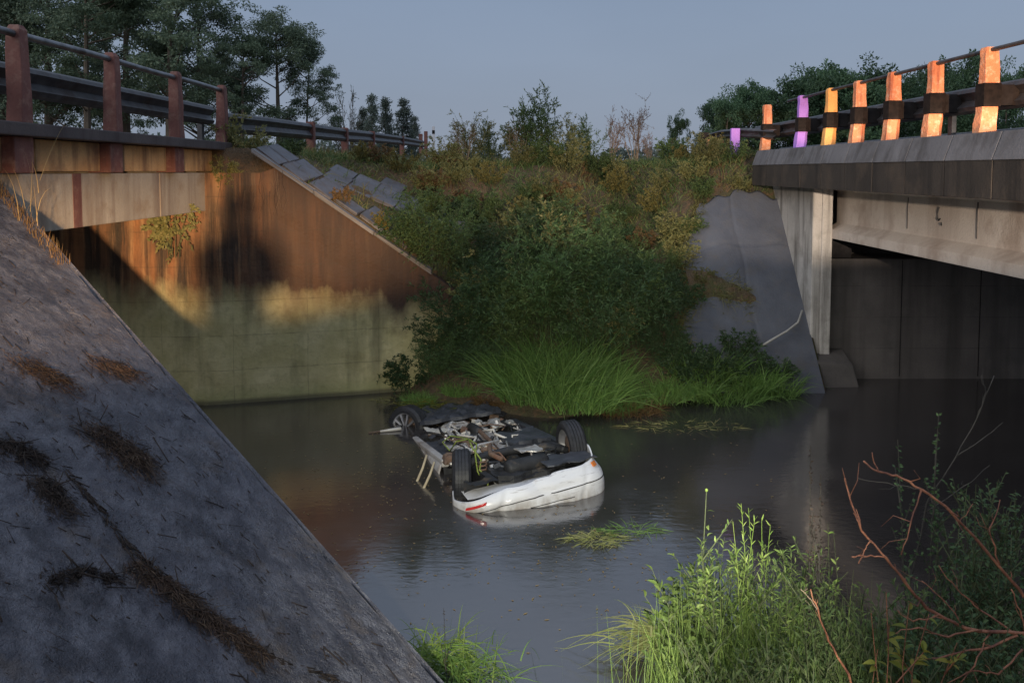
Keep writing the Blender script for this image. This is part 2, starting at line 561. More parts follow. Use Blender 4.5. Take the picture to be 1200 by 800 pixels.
M['weedleaf'] = leafmat('weed leaves', [(0.075, 0.125, 0.035), (0.14, 0.21, 0.055), (0.22, 0.29, 0.08)], 0.45, 0.35)
M['yellowleaf'] = leafmat('yellow green leaf', [(0.16, 0.20, 0.03), (0.32, 0.28, 0.05), (0.22, 0.25, 0.04), (0.12, 0.17, 0.03)], 0.45, 0.45)
M['paleweed'] = leafmat('pale water weed', [(0.30, 0.33, 0.10), (0.45, 0.45, 0.20), (0.22, 0.27, 0.07)], 0.5, 0.3)

# soil
m, t, p, o = newmat('soil')
base = mixc(t, noise_fac(t, 2.0, 0.3, 0.7, coord='World'), (0.07, 0.055, 0.035), (0.15, 0.105, 0.065))
base = mixc(t, noise_fac(t, 0.8, 0.5, 0.65, coord='World', off=(4, 0, 0)), base, (0.07, 0.075, 0.03))
base = mixc(t, noise_fac(t, 9, 0.5, 0.7, coord='World', detail=8), base, (0.17, 0.10, 0.055))
t.links.new(base, p.inputs['Base Color'])
p.inputs['Roughness'].default_value = 0.95
bump(t, p, noise_fac(t, 14, 0.2, 0.8, coord='World', detail=9), 0.8, 0.06)
M['soil'] = m

# water
m, t, p, o = newmat('river water')
base = mixc(t, noise_fac(t, 0.5, 0.3, 0.7, coord='World'), (0.036, 0.032, 0.031), (0.054, 0.049, 0.048))
t.links.new(base, p.inputs['Base Color'])
rr = nd(t, 'ShaderNodeMapRange')
rr.inputs['To Min'].default_value = 0.07
rr.inputs['To Max'].default_value = 0.20
t.links.new(noise_fac(t, 0.7, 0.35, 0.65, coord='World', off=(3, 3, 0)), rr.inputs[0])
t.links.new(rr.outputs[0], p.inputs['Roughness'])
p.inputs['IOR'].default_value = 2.9
h1 = noise_fac(t, 5.5, 0.2, 0.8, (1, 2.2, 1), 3, 0.5, coord='World')
h2 = noise_fac(t, 20, 0.2, 0.8, (1, 1.6, 1), 2, 0.5, coord='World')
patch = noise_fac(t, 0.55, 0.4, 0.62, coord='World', off=(6, 2, 0))
hh = fmul(t, fmul(t, h1, 0.7), fmul(t, fmul(t, h2, 0.35), patch), 'ADD')
bump(t, p, hh, 0.035, 0.05)
M['water'] = m


# ------------------------------------------------------------------ terrain
def sm(a, b, x):
    tt = np.clip((x - a) / (b - a), 0.0, 1.0)
    return tt * tt * (3 - 2 * tt)


def wing_y(x):                                   # far wing wall line
    return np.where(x < -5.2, 14.0 + 0.012 * (x + 5.2), 14.0 + 0.28 * (x + 5.2))


def slope_z(x):                                  # near paved slope
    return 3.97 - 0.682 * (x + 5.2)


def vnoise(x, y):
    return (np.sin(1.7 * x + 0.6 * y) * np.cos(1.3 * y - 0.4 * x) + 0.6 * np.sin(3.1 * x - 2.3 * y + 1) +
            0.4 * np.sin(5.7 * x + 4.1 * y)) / 2


def side_z(x, y):
    a = 4.12 - 0.736 * (x + 4.23) + 0.16 * np.clip(y - 14.3, 0, 1.9)
    b = 4.06 - 0.44 * (x + 3.9)
    k = sm(16.2, 17.2, y)
    z = a * (1 - k) + b * k - 0.22 * np.exp(-((y - 16.6) / 0.5) ** 2)
    k2 = sm(18.5, 19.6, y)
    c = 4.5 - 0.12 * (x + 5.2)
    z = z * (1 - k2) + c * k2
    return np.minimum(z, 4.5)


def ground(x, y):
    x = np.asarray(x, float)
    y = np.asarray(y, float)
    rk = sm(2.6, 4.6, x)
    yw = 14.1 - 0.85 * np.exp(-((x - 0.6) / 1.1) ** 2) + 0.75 * rk + 1.2 * sm(-0.9, -2.6, x) + 3 * sm(5.9, 6.15, x)
    st = 0.62 + 0.58 * rk
    top = 4.22 + 0.22 * sm(4.6, 5.6, x)
    far = np.minimum((y - yw) * st, top)
    s = side_z(x, y)
    far = np.where((y > wing_y(x) + 0.2) & (x < 3), np.maximum(far, np.minimum(s, 4.5)), far)
    far = far - 0.6 * sm(24, 34, y) * (1 - sm(-6.5, -5, -np.abs(x)) * 0)      # falls away behind the ridge
    far = far + np.where(far > 0.25, 0.07 * vnoise(x, y), 0)
    nb = 2.5 * (5.6 + 0.9 * sm(0.9, 2.2, x) - y) / 5.1
    nb = np.minimum(nb, 2.5)
    lim = np.where(x < 0.4, slope_z(x) - 0.35, 9)
    nb = np.minimum(nb, lim)
    nb = np.where((x < -0.2) & (y > 8.6 - 0.65 * (x + 5.2) - 0.6), -1.2, nb)
    return np.maximum(np.maximum(far, nb), -1.2)


def axis(parts):
    out = []
    for a, b, s in parts:
        out += list(np.arange(a, b, s))
    return np.array(out + [parts[-1][1]])


xs = axis([(-600, -60, 60), (-60, -14, 4), (-14, -6, 0.8), (-6, 7, 0.16), (7, 14, 0.8), (14, 60, 4), (60, 600, 60)])
ys = axis([(-60, -4, 4), (-4, 7.2, 0.4), (7.2, 13, 0.7), (13, 20.6, 0.16), (20.6, 30, 0.6), (30, 80, 5), (80, 1500, 100)])
X, Y = np.meshgrid(xs, ys)
Z = ground(X, Y)
nx, ny = len(xs), len(ys)
idx = np.arange(nx * ny).reshape(ny, nx)
Fq = np.stack([idx[:-1, :-1], idx[:-1, 1:], idx[1:, 1:], idx[1:, :-1]], -1).reshape(-1, 4)
gr = np_obj('ground', np.stack([X.ravel(), Y.ravel(), Z.ravel()], 1), Fq, M['soil'], smooth=True)
tag(gr, 'brown soil of the river banks and the land behind', kind='structure')

wv = MB()
wv.poly([(-300, 2, 0), (300, 2, 0), (300, 20, 0), (-300, 20, 0)], [(0, 1, 2, 3)])
tag(wv.build('water', M['water']), 'dark brown river water under a grey sky', kind='structure')

# roads on both bridges
for x0, x1, yy0, yy1, z in ((-13.2, -5.75, 5.0, 400, 4.60), (5.75, 13.2, -30, 400, 4.47)):
    b = MB()
    b.hexa([(x0, yy0, z - 0.12), (x1, yy0, z - 0.12), (x1, yy1, z - 0.12), (x0, yy1, z - 0.12)],
           [(x0, yy0, z), (x1, yy0, z), (x1, yy1, z), (x0, yy1, z)])
    tag(b.build('road', M['asphalt']), 'asphalt road over the bridge', kind='structure')
    b = MB()
    xm = (x0 + x1) / 2
    for k in range(40):
        ya = yy0 + 1 + k * 4
        b.poly([(xm - 0.06, ya, z + 0.004), (xm + 0.06, ya, z + 0.004), (xm + 0.06, ya + 2, z + 0.004), (xm - 0.06, ya + 2, z + 0.004)], [(0, 1, 2, 3)])
    tag(b.build('road_marking', M['white_line']), 'dashed white centre line', kind='structure')

# ------------------------------------------------------------------ near paved slope with the wing wall below its edge
E0, E1 = Vector((-6.4, 9.01, 4.79)), Vector((0.9, 4.25, -0.19))      # line of the edge, extended at both ends
nu, nv = 230, 150
U = np.linspace(0, 1, nu)
rngs = np.random.default_rng(5)
Vv = np.concatenate([[0, 0.004], np.linspace(0.012, 1, nv - 2) ** 1.3])
ex = E0.x + (E1.x - E0.x) * U
ey = E0.y + (E1.y - E0.y) * U
PX = np.repeat(ex[None], nv, 0)
PY = ey[None] - Vv[:, None] * (ey[None] + 4.0)
chip = np.maximum(0, np.sin(U * 61) * np.sin(U * 23 + 1) + .5 * np.sin(U * 147) - .55) * 0.045
PY[:2] -= chip[None]
PZ = slope_z(PX)
for xj in (-4.25, -3.05, -1.85):
    PZ = PZ - 0.014 * np.exp(-((PX - xj - .02 * np.sin(PY * 3)) / 0.02) ** 2)
fine = 0.012 * vnoise(PX * 3, PY * 3) + 0.006 * rngs.standard_normal(PX.shape) * (Vv[:, None] > 0.01)
dist = (ey[None] - PY)
joint = -0.02 * np.exp(-((dist - 0.55) / 0.03) ** 2)
PZ = PZ + fine * sm(0.0, 0.05, dist) + joint
idx = np.arange(nu * nv).reshape(nv, nu)
Fq = np.stack([idx[:-1, :-1], idx[1:, :-1], idx[1:, 1:], idx[:-1, 1:]], -1).reshape(-1, 4)
tag(np_obj('concrete_slope', np.stack([PX.ravel(), PY.ravel(), PZ.ravel()], 1), Fq, M['slope'], smooth=True),
    'wet dark concrete embankment slope littered with debris', kind='structure')
# the wall that carries the edge
n_off = Vector((0.30, 0.46, 0)).normalized() * 0.02
t_ = thing('wing_wall', 'near wing wall under the sharp edge of the paved slope', 'wall')
b = MB()
a0, a1 = E0 + n_off, E1 + n_off
i0, i1 = E0 - n_off * 8, E1 - n_off * 8
b.hexa([(i0.x, i0.y, -1.2), (i1.x, i1.y, -1.2), (a1.x, a1.y, -1.2), (a0.x, a0.y, -1.2)],
       [(i0.x, i0.y, E0.z - 0.02), (i1.x, i1.y, E1.z - 0.02), (a1.x, a1.y, E1.z - 0.004), (a0.x, a0.y, E0.z - 0.004)])
b.build('wall_body', M['slope'], t_)

# ------------------------------------------------------------------ litter on the slope
rng = np.random.default_rng(11)


def unit(v):
    return v / np.maximum(np.linalg.norm(v, axis=-1, keepdims=True), 1e-9)


def leaf_quads(P, D, l, wd, rng, flat=None):
    n = len(P)
    D = unit(D)
    S = unit(np.cross(D, rng.standard_normal((n, 3)))) if flat is None else unit(np.cross(D, flat))
    l = np.broadcast_to(np.asarray(l, float).reshape(-1, 1), (n, 1))
    wd = np.broadcast_to(np.asarray(wd, float).reshape(-1, 1), (n, 1))
    V = np.stack([P, P + D * l * 0.45 + S * wd / 2, P + D * l, P + D * l * 0.45 - S * wd / 2], 1).reshape(-1, 3)
    return V, np.arange(n * 4).reshape(n, 4)


def blades(P, D, L, wd, droop, rng, segs=4, side=None):
    n = len(P)
    D = unit(D)
    L = np.broadcast_to(np.asarray(L, float).reshape(-1, 1), (n, 1))
    wd = np.broadcast_to(np.asarray(wd, float).reshape(-1, 1), (n, 1))
    dr = np.broadcast_to(np.asarray(droop, float).reshape(-1, 1), (n, 1))
    S = unit(np.cross(D, rng.standard_normal((n, 3)) if side is None else side))
    hor = D.copy()
    hor[:, 2] = 0
    hor = unit(hor + 1e-6)
    rows = []
    for k in range(segs + 1):
        u = k / segs
        c = P + D * L * u + (hor * 0.35 - np.array([0, 0, 1.0])) * dr * L * u * u
        hw = wd / 2 * (1 - 0.92 * u ** 1.5)
        rows += [c - S * hw, c + S * hw]
    V = np.stack(rows, 1).reshape(-1, 3)
    m = 2 * (segs + 1)
    base = (np.arange(n) * m)[:, None]
    Fs = [np.concatenate([base + 2 * k, base + 2 * k + 1, base + 2 * k + 3, base + 2 * k + 2], 1) for k in range(segs)]
    return V, np.stack(Fs, 1).reshape(-1, 4)


def join(parts):
    Vs, Fs, n = [], [], 0
    for V, Fc in parts:
        Vs.append(V)
        Fs.append(Fc + n)
        n += len(V)
    return np.concatenate(Vs), np.concatenate(Fs)


def sticks(P, D, L, r):
    """thin square sticks (8 verts)"""
    n = len(P)
    D = unit(D)
    A = unit(np.cross(D, np.array([0.31, 0.21, 0.93])))
    B = np.cross(D, A)
    L = np.asarray(L).reshape(-1, 1)
    r = np.asarray(r).reshape(-1, 1)
    c = []
    for e in (0, 1):
        for sa, sb in ((-1, -1), (1, -1), (1, 1), (-1, 1)):
            c.append(P + D * L * e + A * r * sa + B * r * sb)
    V = np.stack(c, 1).reshape(-1, 3)
    fs = np.array([(0, 1, 2, 3), (7, 6, 5, 4), (0, 4, 5, 1), (1, 5, 6, 2), (2, 6, 7, 3), (3, 7, 4, 0)])
    return V, (fs[None] + (np.arange(n) * 8)[:, None, None]).reshape(-1, 4)


SN = np.array([0.682, 0, 1.0]) / math.hypot(0.682, 1)
ST = np.array([1.0, 0, -0.682]) / math.hypot(0.682, 1)          # down the slope
SY = np.array([0, 1.0, 0])


def slope_hit(px, py):
    u = (px - 600) / F
    v = (Y0 - py) / F
    d = np.array([u, math.cos(PITCH) + v * math.sin(PITCH), -math.sin(PITCH) + v * math.cos(PITCH)])
    k = (3.97 - 0.682 * 5.2 - EYE) / (d[2] + 0.682 * d[0])
    return np.array([0, 0, EYE]) + d * k


def edge_y(x):
    return E0.y + (x - E0.x) * (E1.y - E0.y) / (E1.x - E0.x)


n = 1700
px_ = rng.uniform(-5.2, -0.5, n * 2)
py_ = rng.uniform(2.0, 8.4, n * 2)
ok = py_ < edge_y(px_) - 0.25
dens = vnoise(px_ * 1.1, py_ * 1.1) + rng.uniform(-0.9, 0.9, n * 2) > -0.25
P = np.stack([px_, py_, slope_z(px_)], 1)[ok & dens][:n] + SN * 0.008
ang = rng.normal(-0.25, 0.5, len(P))
D = ST * np.cos(ang)[:, None] + SY * np.sin(ang)[:, None] + SN * rng.uniform(-0.04, 0.08, len(P))[:, None]
L = np.minimum(rng.lognormal(-3.25, 0.7, len(P)), 0.35)
deb = [sticks(P, D, L, rng.uniform(0.0008, 0.0028, len(P)))]
# flakes and leaf scraps
k = 7500
q = rng.integers(0, len(P), k)
P2 = P[q] + rng.normal(0, 0.35, (k, 1)) * ST + rng.normal(0, 0.35, (k, 1)) * SY
P2 = P2[P2[:, 1] < edge_y(P2[:, 0]) - 0.15]
ang = rng.normal(-.25, .8, len(P2))
D2 = ST * np.cos(ang)[:, None] + SY * np.sin(ang)[:, None] + SN * 0.1
deb.append(leaf_quads(P2 + SN * 0.004, D2, rng.lognormal(-4.5, .5, len(P2)), rng.uniform(0.002, 0.008, len(P2)), rng, flat=SN))
# a drift line of litter running down the slope
line = [(70, 545), (110, 590), (150, 640), (200, 690), (255, 735), (330, 775), (420, 810)]
for (a, bb) in zip(line[:-1], line[1:]):
    pa, pb = slope_hit(*a), slope_hit(*bb)
    kk = 50
    uu = rng.random((kk, 1))
    P3 = pa + (pb - pa) * uu + rng.normal(0, 0.014, (kk, 1)) * SY + SN * rng.uniform(0.004, 0.012, (kk, 1))
    dd = unit((pb - pa)[None]) + rng.normal(0, 0.35, (kk, 3))
    dd -= (dd @ SN)[:, None] * SN * 0.8
    deb.append(sticks(P3, dd, rng.uniform(0.015, 0.09, kk), rng.uniform(0.001, 0.003, kk)))
V, Fc = join(deb)
tag(np_obj('litter', V, Fc, M['debris']), 'dark sticks and scraps of bark scattered over the concrete slope', kind='stuff')


def litter_clump(pts, n, wid, high, label, seed, mat='deadgrass', bl=0.16):
    """matted dead grass lying along a line of photo points on the slope"""
    rg = np.random.default_rng(seed)
    W = [slope_hit(*q) for q in pts]
    c0 = np.mean(W, 0)
    tt = thing('dead_grass_clump', label, 'dead grass', tuple(c0), group='clumps of dead grass on the concrete slope')
    n = int(n * 2.2)
    seg = rg.integers(0, len(W) - 1, n)
    uu = rg.random((n, 1))
    Wa = np.array(W)
    P = Wa[seg] + (Wa[seg + 1] - Wa[seg]) * uu
    off = rg.normal(0, wid, (n, 1)) * SY + rg.normal(0, wid, (n, 1)) * ST
    P = P + off
    hz = 0.55 * high * np.exp(-(np.linalg.norm(off, axis=1, keepdims=True) / (wid * 1.3)) ** 2) * rg.random((n, 1)) ** 0.7
    P = P + SN * (hz + 0.004) - c0
    dd = unit(Wa[-1] - Wa[0])[None] * 0.5 + rg.normal(0, 0.7, (n, 3))
    dd -= (dd @ SN)[:, None] * SN * 0.75
    V1, F1 = blades(P, dd, rg.uniform(0.3, 1.0, n) * bl * .55, rg.uniform(0.002, 0.005, n), 0.35, rg, 4)
    np_obj('blades', V1, F1, M[mat], tt)
    k = n // 22
    q = rg.integers(0, n, k)
    dd = rg.normal(0, 1, (k, 3))
    dd -= (dd @ SN)[:, None] * SN * 0.7
    V2, F2 = sticks(P[q], dd, rg.uniform(0.04, 0.15, k), rg.uniform(0.001, 0.003, k))
    np_obj('twigs', V2, F2, M['debris'], tt)['kind'] = 'stuff'
    return tt


litter_clump([(105, 505), (140, 525), (170, 550)], 900, 0.085, 0.11, 'largest matted clump of brown dead grass on the concrete slope', 1)
litter_clump([(155, 665), (205, 695), (260, 740), (305, 770)], 1200, 0.05, 0.07, 'long band of dead grass lying low on the concrete slope', 2)
litter_clump([(25, 425), (55, 440), (75, 455)], 420, 0.07, 0.06, 'small brown grass clump high on the slope above the largest clump', 3)
litter_clump([(110, 425), (135, 432), (155, 438)], 300, 0.06, 0.05, 'thin brown grass clump near the top edge of the concrete slope', 4)
litter_clump([(0, 520), (25, 532), (45, 540)], 380, 0.05, 0.05, 'dark grass clump at the left side of the slope beside the drift line', 5, 'debris')
litter_clump([(45, 565), (60, 580), (75, 598)], 420, 0.055, 0.06, 'dark matted clump at the head of the drift line of litter', 6, 'debris')
litter_clump([(55, 685), (95, 672), (135, 680)], 320, 0.03, 0.035, 'thin dark wisp of twigs left of the long grass band', 7, 'debris', 0.2)


# ------------------------------------------------------------------ OLD BRIDGE (left)
XL = -5.2
post_ys = [6.6, 8.6, 10.6, 12.6, 14.6]
br = thing('old_bridge', 'old concrete road bridge with rust stained deck edge over the brown wall', 'bridge', (XL, 11, 0))


def loc(mb, parent):
    o = Vector(parent.location)
    mb.v = [tuple(Vector(q) - o) for q in mb.v]
    return mb


kz0, kz1 = 4.46, 4.60
b = MB().box(((XL - 0.06), 10.6, (kz0 + kz1) / 2), (0.44, 11.2, kz1 - kz0))
loc(b, br).build('kerb', M['kerb_old'], br, bevel=0.015)
for k in range(len(post_ys)):                    # brackets under the posts and stained panels between them
    yb = post_ys[k]
    b = MB().box((XL - 0.09, yb - 0.02, 4.265), (0.30, 0.34, 0.386))
    loc(b, br).build('bracket', M['post_old'], br, bevel=0.015)
    if k < len(post_ys) - 1:
        b = MB().box((XL - 0.24, yb + 1.10, 4.27), (0.34, 1.40, 0.36))
        loc(b, br).build('edge_panel', M['edge_old'], br, bevel=0.012)
for ya, yb in ((5.0, 7.28), (7.3, 9.84), (9.92, 12.2), (12.22, 14.15)):
    b = MB().box((XL - 0.35, (ya + yb) / 2, 3.735), (0.5, yb - ya, 0.66))
    loc(b, br).build('girder', M['girder_old'], br, bevel=0.015)
b = MB().box((XL - 0.295, 9.88, 3.735), (0.4, 0.19, 0.655))
loc(b, br).build('girder_joint', M['post_old'], br)
for xg in (-7.6, -9.6, -11.6, -13.4):
    b = MB().box((xg, 9.8, 3.735), (0.5, 8.6, 0.66))
    loc(b, br).build('girder', M['girder_old'], br, bevel=0.015)
b = MB().box((-9.55, 10.3, 4.265), (8.0, 10.4, 0.40))
loc(b, br).build('deck', M['girder_old'], br)
b = MB().box((-13.7, 10.6, 4.5), (0.4, 11.2, 0.2))
loc(b, br).build('kerb', M['kerb_old'], br, bevel=0.015)

# railing of the old bridge
rl = thing('bridge_railing', 'red brown posts with a round steel rail along the old bridge deck', 'railing', (XL, 11, 4.6))


def old_post(x, y, z0, h, seed, parent, mat):
    rr = random.Random(seed)
    b = MB()
    w0, w1 = 0.185, 0.145
    pts = []
    lv = [0, 0.25, 0.5, 0.75, 0.95, 1.0]
    for q in lv:
        ww = w0 + (w1 - w0) * q
        if q > 0.97:
            ww *= 0.7
        jx, jy = rr.uniform(-.008, .008), rr.uniform(-.008, .008)
        for sx, sy in ((-1, -1), (1, -1), (1, 1), (-1, 1)):
            pts.append((x + jx + sx * ww / 2 * rr.uniform(.93, 1.05), y + jy + sy * ww / 2 * rr.uniform(.93, 1.05), z0 + q * h))
    fs = [(3, 2, 1, 0), (20, 21, 22, 23)]
    for i in range(5):
        for j in range(4):
            A, B = i * 4 + j, i * 4 + (j + 1) % 4
            fs.append((A, B, B + 4, A + 4))
    b.poly(pts, fs)
    loc(b, parent)
    return b.build('post', mat, parent, bevel=0.012)


for k, y in enumerate(post_ys):
    old_post(XL + 0.01, y, 4.60, 1.02, k + 3, rl, M['post_old'])
b = MB().tube([(XL + 0.01, y, 5.53 + 0.006 * math.sin(y * 2)) for y in np.linspace(5.2, 14.7, 24)], 0.038, 10)
loc(b, rl).build('top_rail', M['steel'], rl, smooth=True)


def w_beam(path, h=0.32, mat='dark_steel'):
    """corrugated guard rail along a path of (x, y, z centre)"""
    prof = [(0.0, -0.5), (0.05, -0.42), (0.08, -0.27), (0.03, -0.13), (0.0, 0.0), (0.03, 0.13), (0.08, 0.27), (0.05, 0.42), (0.0, 0.5)]
    b = MB()
    n = len(prof)
    path = [Vector(q) for q in path]
    for i, q in enumerate(path):
        d = (path[min(i + 1, len(path) - 1)] - path[max(i - 1, 0)])
        d.z = 0
        d.normalize()
        s = Vector((d.y, -d.x, 0))
        for (o, z) in prof:
            b.v.append(tuple(q + s * o + Vector((0, 0, z * h))))
    m = len(path)
    for i in range(m - 1):
        for j in range(n - 1):
            A = i * n + j
            b.f.append((A, A + 1, A + n + 1, A + n))
    # a back sheet gives the steel its thickness
    k = len(b.v)
    for i, q in enumerate(path):
        d = (path[min(i + 1, m - 1)] - path[max(i - 1, 0)])
        d.z = 0
        d.normalize()
        s = Vector((d.y, -d.x, 0))
        for (o, z) in prof:
            b.v.append(tuple(q + s * (o - 0.012) + Vector((0, 0, z * h))))
    for i in range(m - 1):
        for j in range(n - 1):
            A = k + i * n + j
            b.f.append((A, A + n, A + n + 1, A + 1))
        for j in (0, n - 1):
            A = i * n + j
            b.f.append((A, A + n, k + A + n, k + A))
    return b


gl = thing('guard_rail', 'dark corrugated steel guard rail behind the posts of the old bridge', 'guard rail', (XL - 0.4, 11, 4.6))
loc(w_beam([(XL - 0.42, y, 4.60 + 0.52) for y in np.linspace(5, 15.2, 12)], 0.36), gl).build('beam', M['dark_steel'], gl)
for y in (7.6, 11.6, 14.9):
    b = MB().box((XL - 0.49, y, 4.9), (0.09, 0.12, 0.6))
    loc(b, gl).build('post', M['dark_steel'], gl, bevel=0.008)
gl = thing('guard_rail', 'far guard rail on the other side of the old bridge road', 'guard rail', (-13.4, 11, 4.6))
loc(w_beam([(-13.3, y, 5.22) for y in np.linspace(5, 40, 12)], 0.34), gl).build('beam', M['dark_steel'], gl)
for y in range(7, 40, 4):
    b = MB().box((-13.4, y, 4.9), (0.09, 0.12, 0.62))
    loc(b, gl).build('post', M['dark_steel'], gl, bevel=0.008)

# guard rail along the road beyond the old bridge
gl = thing('guard_rail', 'long steel guard rail on dark posts running along the road beyond the old bridge', 'guard rail', (-5.0, 20, 4.4))
gp = [at(262, 144, 15.2), at(318, 149, 17.5), at(364, 154, 20.9), at(404, 158.5, 25.2), at(436, 161, 30.1), at(471, 165, 38.3), at(496, 169, 47)]
loc(w_beam(gp, 0.40), gl).build('beam', M['dark_steel'], gl)
for (px, py, yy, hh) in ((364, 143, 20.9, .85), (404, 150, 25.2, .85), (436, 154, 30.1, .85), (471, 160, 38.3, 0.9), (493, 157, 46, 1.1), (499, 154, 47.5, 1.4)):
    q = at(px, py, yy)
    b = MB().box((q.x, q.y, q.z - hh / 2), (0.2, 0.2, hh))
    loc(b, gl).build('post', M['post_old'], gl, bevel=0.01)
dl = at(508, 148, 49)
t_ = thing('delineator_post', 'small white striped marker post at the end of the far guard rail', 'marker post', (dl.x, dl.y, dl.z - 1.3))
MB().box((0, 0, 0.65), (0.16, 0.06, 1.3)).build('post', simple('marker white', (0.6, 0.6, 0.62)), t_, bevel=0.01)
MB().box((0.0, -0.035, 0.95), (0.17, 0.02, 0.22)).build('stripe', M['post_band'], t_)
dl2 = at(436, 155, 30.0)

# far abutment and wing wall of the old bridge
aw = thing('abutment_wall', 'far abutment wall of the old bridge with rust streaks above algae paled as if lit', 'wall', (-4, 14.3, 0))
pl = [(-14, 13.9), (-8.5, 13.96), (-5.2, 14.0), (-1.9, 14.92), (-0.3, 15.37)]
b = MB()
nseg = 60
cols = []
tot = 0
for i in range(nseg + 1):
    x = -14 + (13.7) * i / nseg
    y = float(wing_y(np.array(x)))
    top = 4.06 if x < -4.23 else 4.18 - 0.736 * (x + 4.23)
    cols.append((x, y, min(top, 4.06 if x < -5.2 else 4.18)))
nz = 24
rr = random.Random(9)
for i, (x, y, top) in enumerate(cols):
    for k in range(nz + 1):
        z = -1.2 + (top + 1.2) * k / nz
        j = 0.012 * math.sin(x * 5 + z * 7) + rr.uniform(-.006, .006)
        b.v.append((x, y + j, z))
for i in range(nseg):
    for k in range(nz):
        A = i * (nz + 1) + k
        b.f.append((A, A + nz + 1, A + nz + 2, A + 1))
o2 = len(b.v)
for (x, y, top) in cols:
    b.v += [(x, y + 0.3, top), (x, y + 0.3, -1.2)]
for i in range(nseg):
    A = i * (nz + 1) + nz
    b.f.append((A, A + nz + 1, o2 + 2 * i + 2, o2 + 2 * i))
    b.f.append((o2 + 2 * i, o2 + 2 * i + 2, o2 + 2 * i + 3, o2 + 2 * i + 1))
A = nseg * (nz + 1)
b.f.append(tuple([A + k for k in range(nz + 1)] + [o2 + 2 * nseg, o2 + 2 * nseg + 1]))
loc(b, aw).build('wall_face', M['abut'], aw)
# coping along the sloping top, in three lengths
for k in range(3):
    xa, xb = -4.55 + k * 1.02, -4.55 + (k + 1) * 1.02 - 0.012
    P = []
    for x in (xa, xb):
        y = float(wing_y(np.array(x)))
        z = 4.18 - 0.736 * (x + 4.23)
        P.append((x, y - 0.03, z))
    (ax, ay, az), (bx, by, bz) = P
    b = MB().hexa([(ax, ay, az + .004), (bx, by, bz + .004), (bx, by + .26, bz + .004), (ax, ay + .26, az + .004)],
                  [(ax, ay, az + .08), (bx, by, bz + .08), (bx, by + .26, bz + .08), (ax, ay + .26, az + .08)])
    loc(b, aw).build('coping', M['coping'], aw, bevel=0.012, jitter=0.012, seed=k)

# paving slabs on the far embankment slope
sp = thing('slope_paving', 'rows of grey paving slabs sliding down the far embankment behind the wing wall', 'paving', (-3.4, 16, 3))


def slab(x, y, sx, sy, th, dz, tilt, parent, seed, plane):
    rr = random.Random(seed)
    z = plane(x, y) + dz
    dzdx = (plane(x + .1, y) - plane(x - .1, y)) / .2
    dzdy = plane(x, y + .5) - plane(x, y - .5)
    rot = Euler((math.atan(dzdy) + rr.uniform(-.03, .03) + tilt[0], math.atan(-dzdx) + rr.uniform(-.02, .02) + tilt[1], rr.uniform(-.04, .04)))
    b = MB().box((0, 0, 0), (sx, sy, th))
    ob = b.build('slab', M['slab'], parent, bevel=0.012, jitter=0.008, seed=seed)
    ob.location = Vector((x, y, z)) - Vector(parent.location)
    ob.rotation_euler = rot
    return ob


p1 = lambda x, y: 4.12 - 0.736 * (x + 4.23) + 0.06 + 0.16 * (y - 14.3)
p2 = lambda x, y: 3.98 - 0.44 * (x + 3.9) + 0.22 * (y - 17.35)
sd = 0
for r_ in range(3):
    for k in range(6):
        x = -4.35 + 0.44 * k + 0.05 * r_
        y = float(wing_y(np.array(x))) + 0.50 + r_ * 0.52
        sd += 1
        if r_ == 2 or (r_, k) in ((1, 5), (1, 3)):
            continue
        slab(x, y, 0.50, 0.50, 0.06, 0.02 + 0.012 * (sd % 3), (0, 0), sp, sd, p1)
for r_ in range(3):
    for k in range(6):
        if (r_, k) in ((2, 0), (2, 1), (2, 3), (2, 5)):
            continue
        x = -3.70 + 0.5 * k
        y = 17.20 + r_ * 0.62 + 0.03 * k
        sd += 1
        slab(x, y, 0.53, 0.60, 0.07, 0.045 + 0.012 * (sd % 2), (0.02, 0.02 * (k % 2)), sp, sd, p2)
q = at(528, 277, 17.0)
ob = MB().hexa([(-.32, -.02, -.42), (.22, -.05, -.45), (.24, .06, -.45), (-.3, .06, -.42)], [(-.28, 0.12, .36), (.30, .1, .30), (.3, .2, .3), (-.28, .22, .36)]).build('slab', M['slab'], sp, bevel=0.015)
ob.location = q - Vector(sp.location)
ob['label'] = 'broken slab standing tilted on its edge'
q = at(500, 262, 16.9)
ob = MB().hexa([(-.5, -.1, -.04), (.4, -.12, -.3), (.4, .4, -.3), (-.5, .4, -.04)], [(-.5, -.1, .03), (.4, -.12, -.22), (.4, .4, -.22), (-.5, .4, .03)]).build('slab', M['slab'], sp, bevel=0.012)
ob.location = q - Vector(sp.location)

# ------------------------------------------------------------------ NEW BRIDGE (right)
XR = 5.2
nb = thing('new_bridge', 'newer concrete road bridge with grey kerb, dark fascia and pale girder', 'bridge', (XR, 9, 0))
ykb = [0.0 + 0.98 * k for k in range(18)]
for k, y in enumerate(ykb):
    ya, yb = y, y + 0.965
    b = MB().hexa([(XR, ya, 4.215), (XR + .62, ya, 4.215), (XR + .62, yb, 4.215), (XR, yb, 4.215)],
                  [(XR + .11, ya, 4.53), (XR + .62, ya, 4.53), (XR + .62, yb, 4.53), (XR + .11, yb, 4.53)])
    loc(b, nb).build('kerb_block', M['kerb_new'], nb, bevel=0.012)
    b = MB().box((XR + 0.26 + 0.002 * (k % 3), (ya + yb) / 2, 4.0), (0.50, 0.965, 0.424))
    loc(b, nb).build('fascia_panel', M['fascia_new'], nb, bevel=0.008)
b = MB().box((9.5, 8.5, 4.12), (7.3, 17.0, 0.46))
loc(b, nb).build('deck', M['fascia_new'], nb)


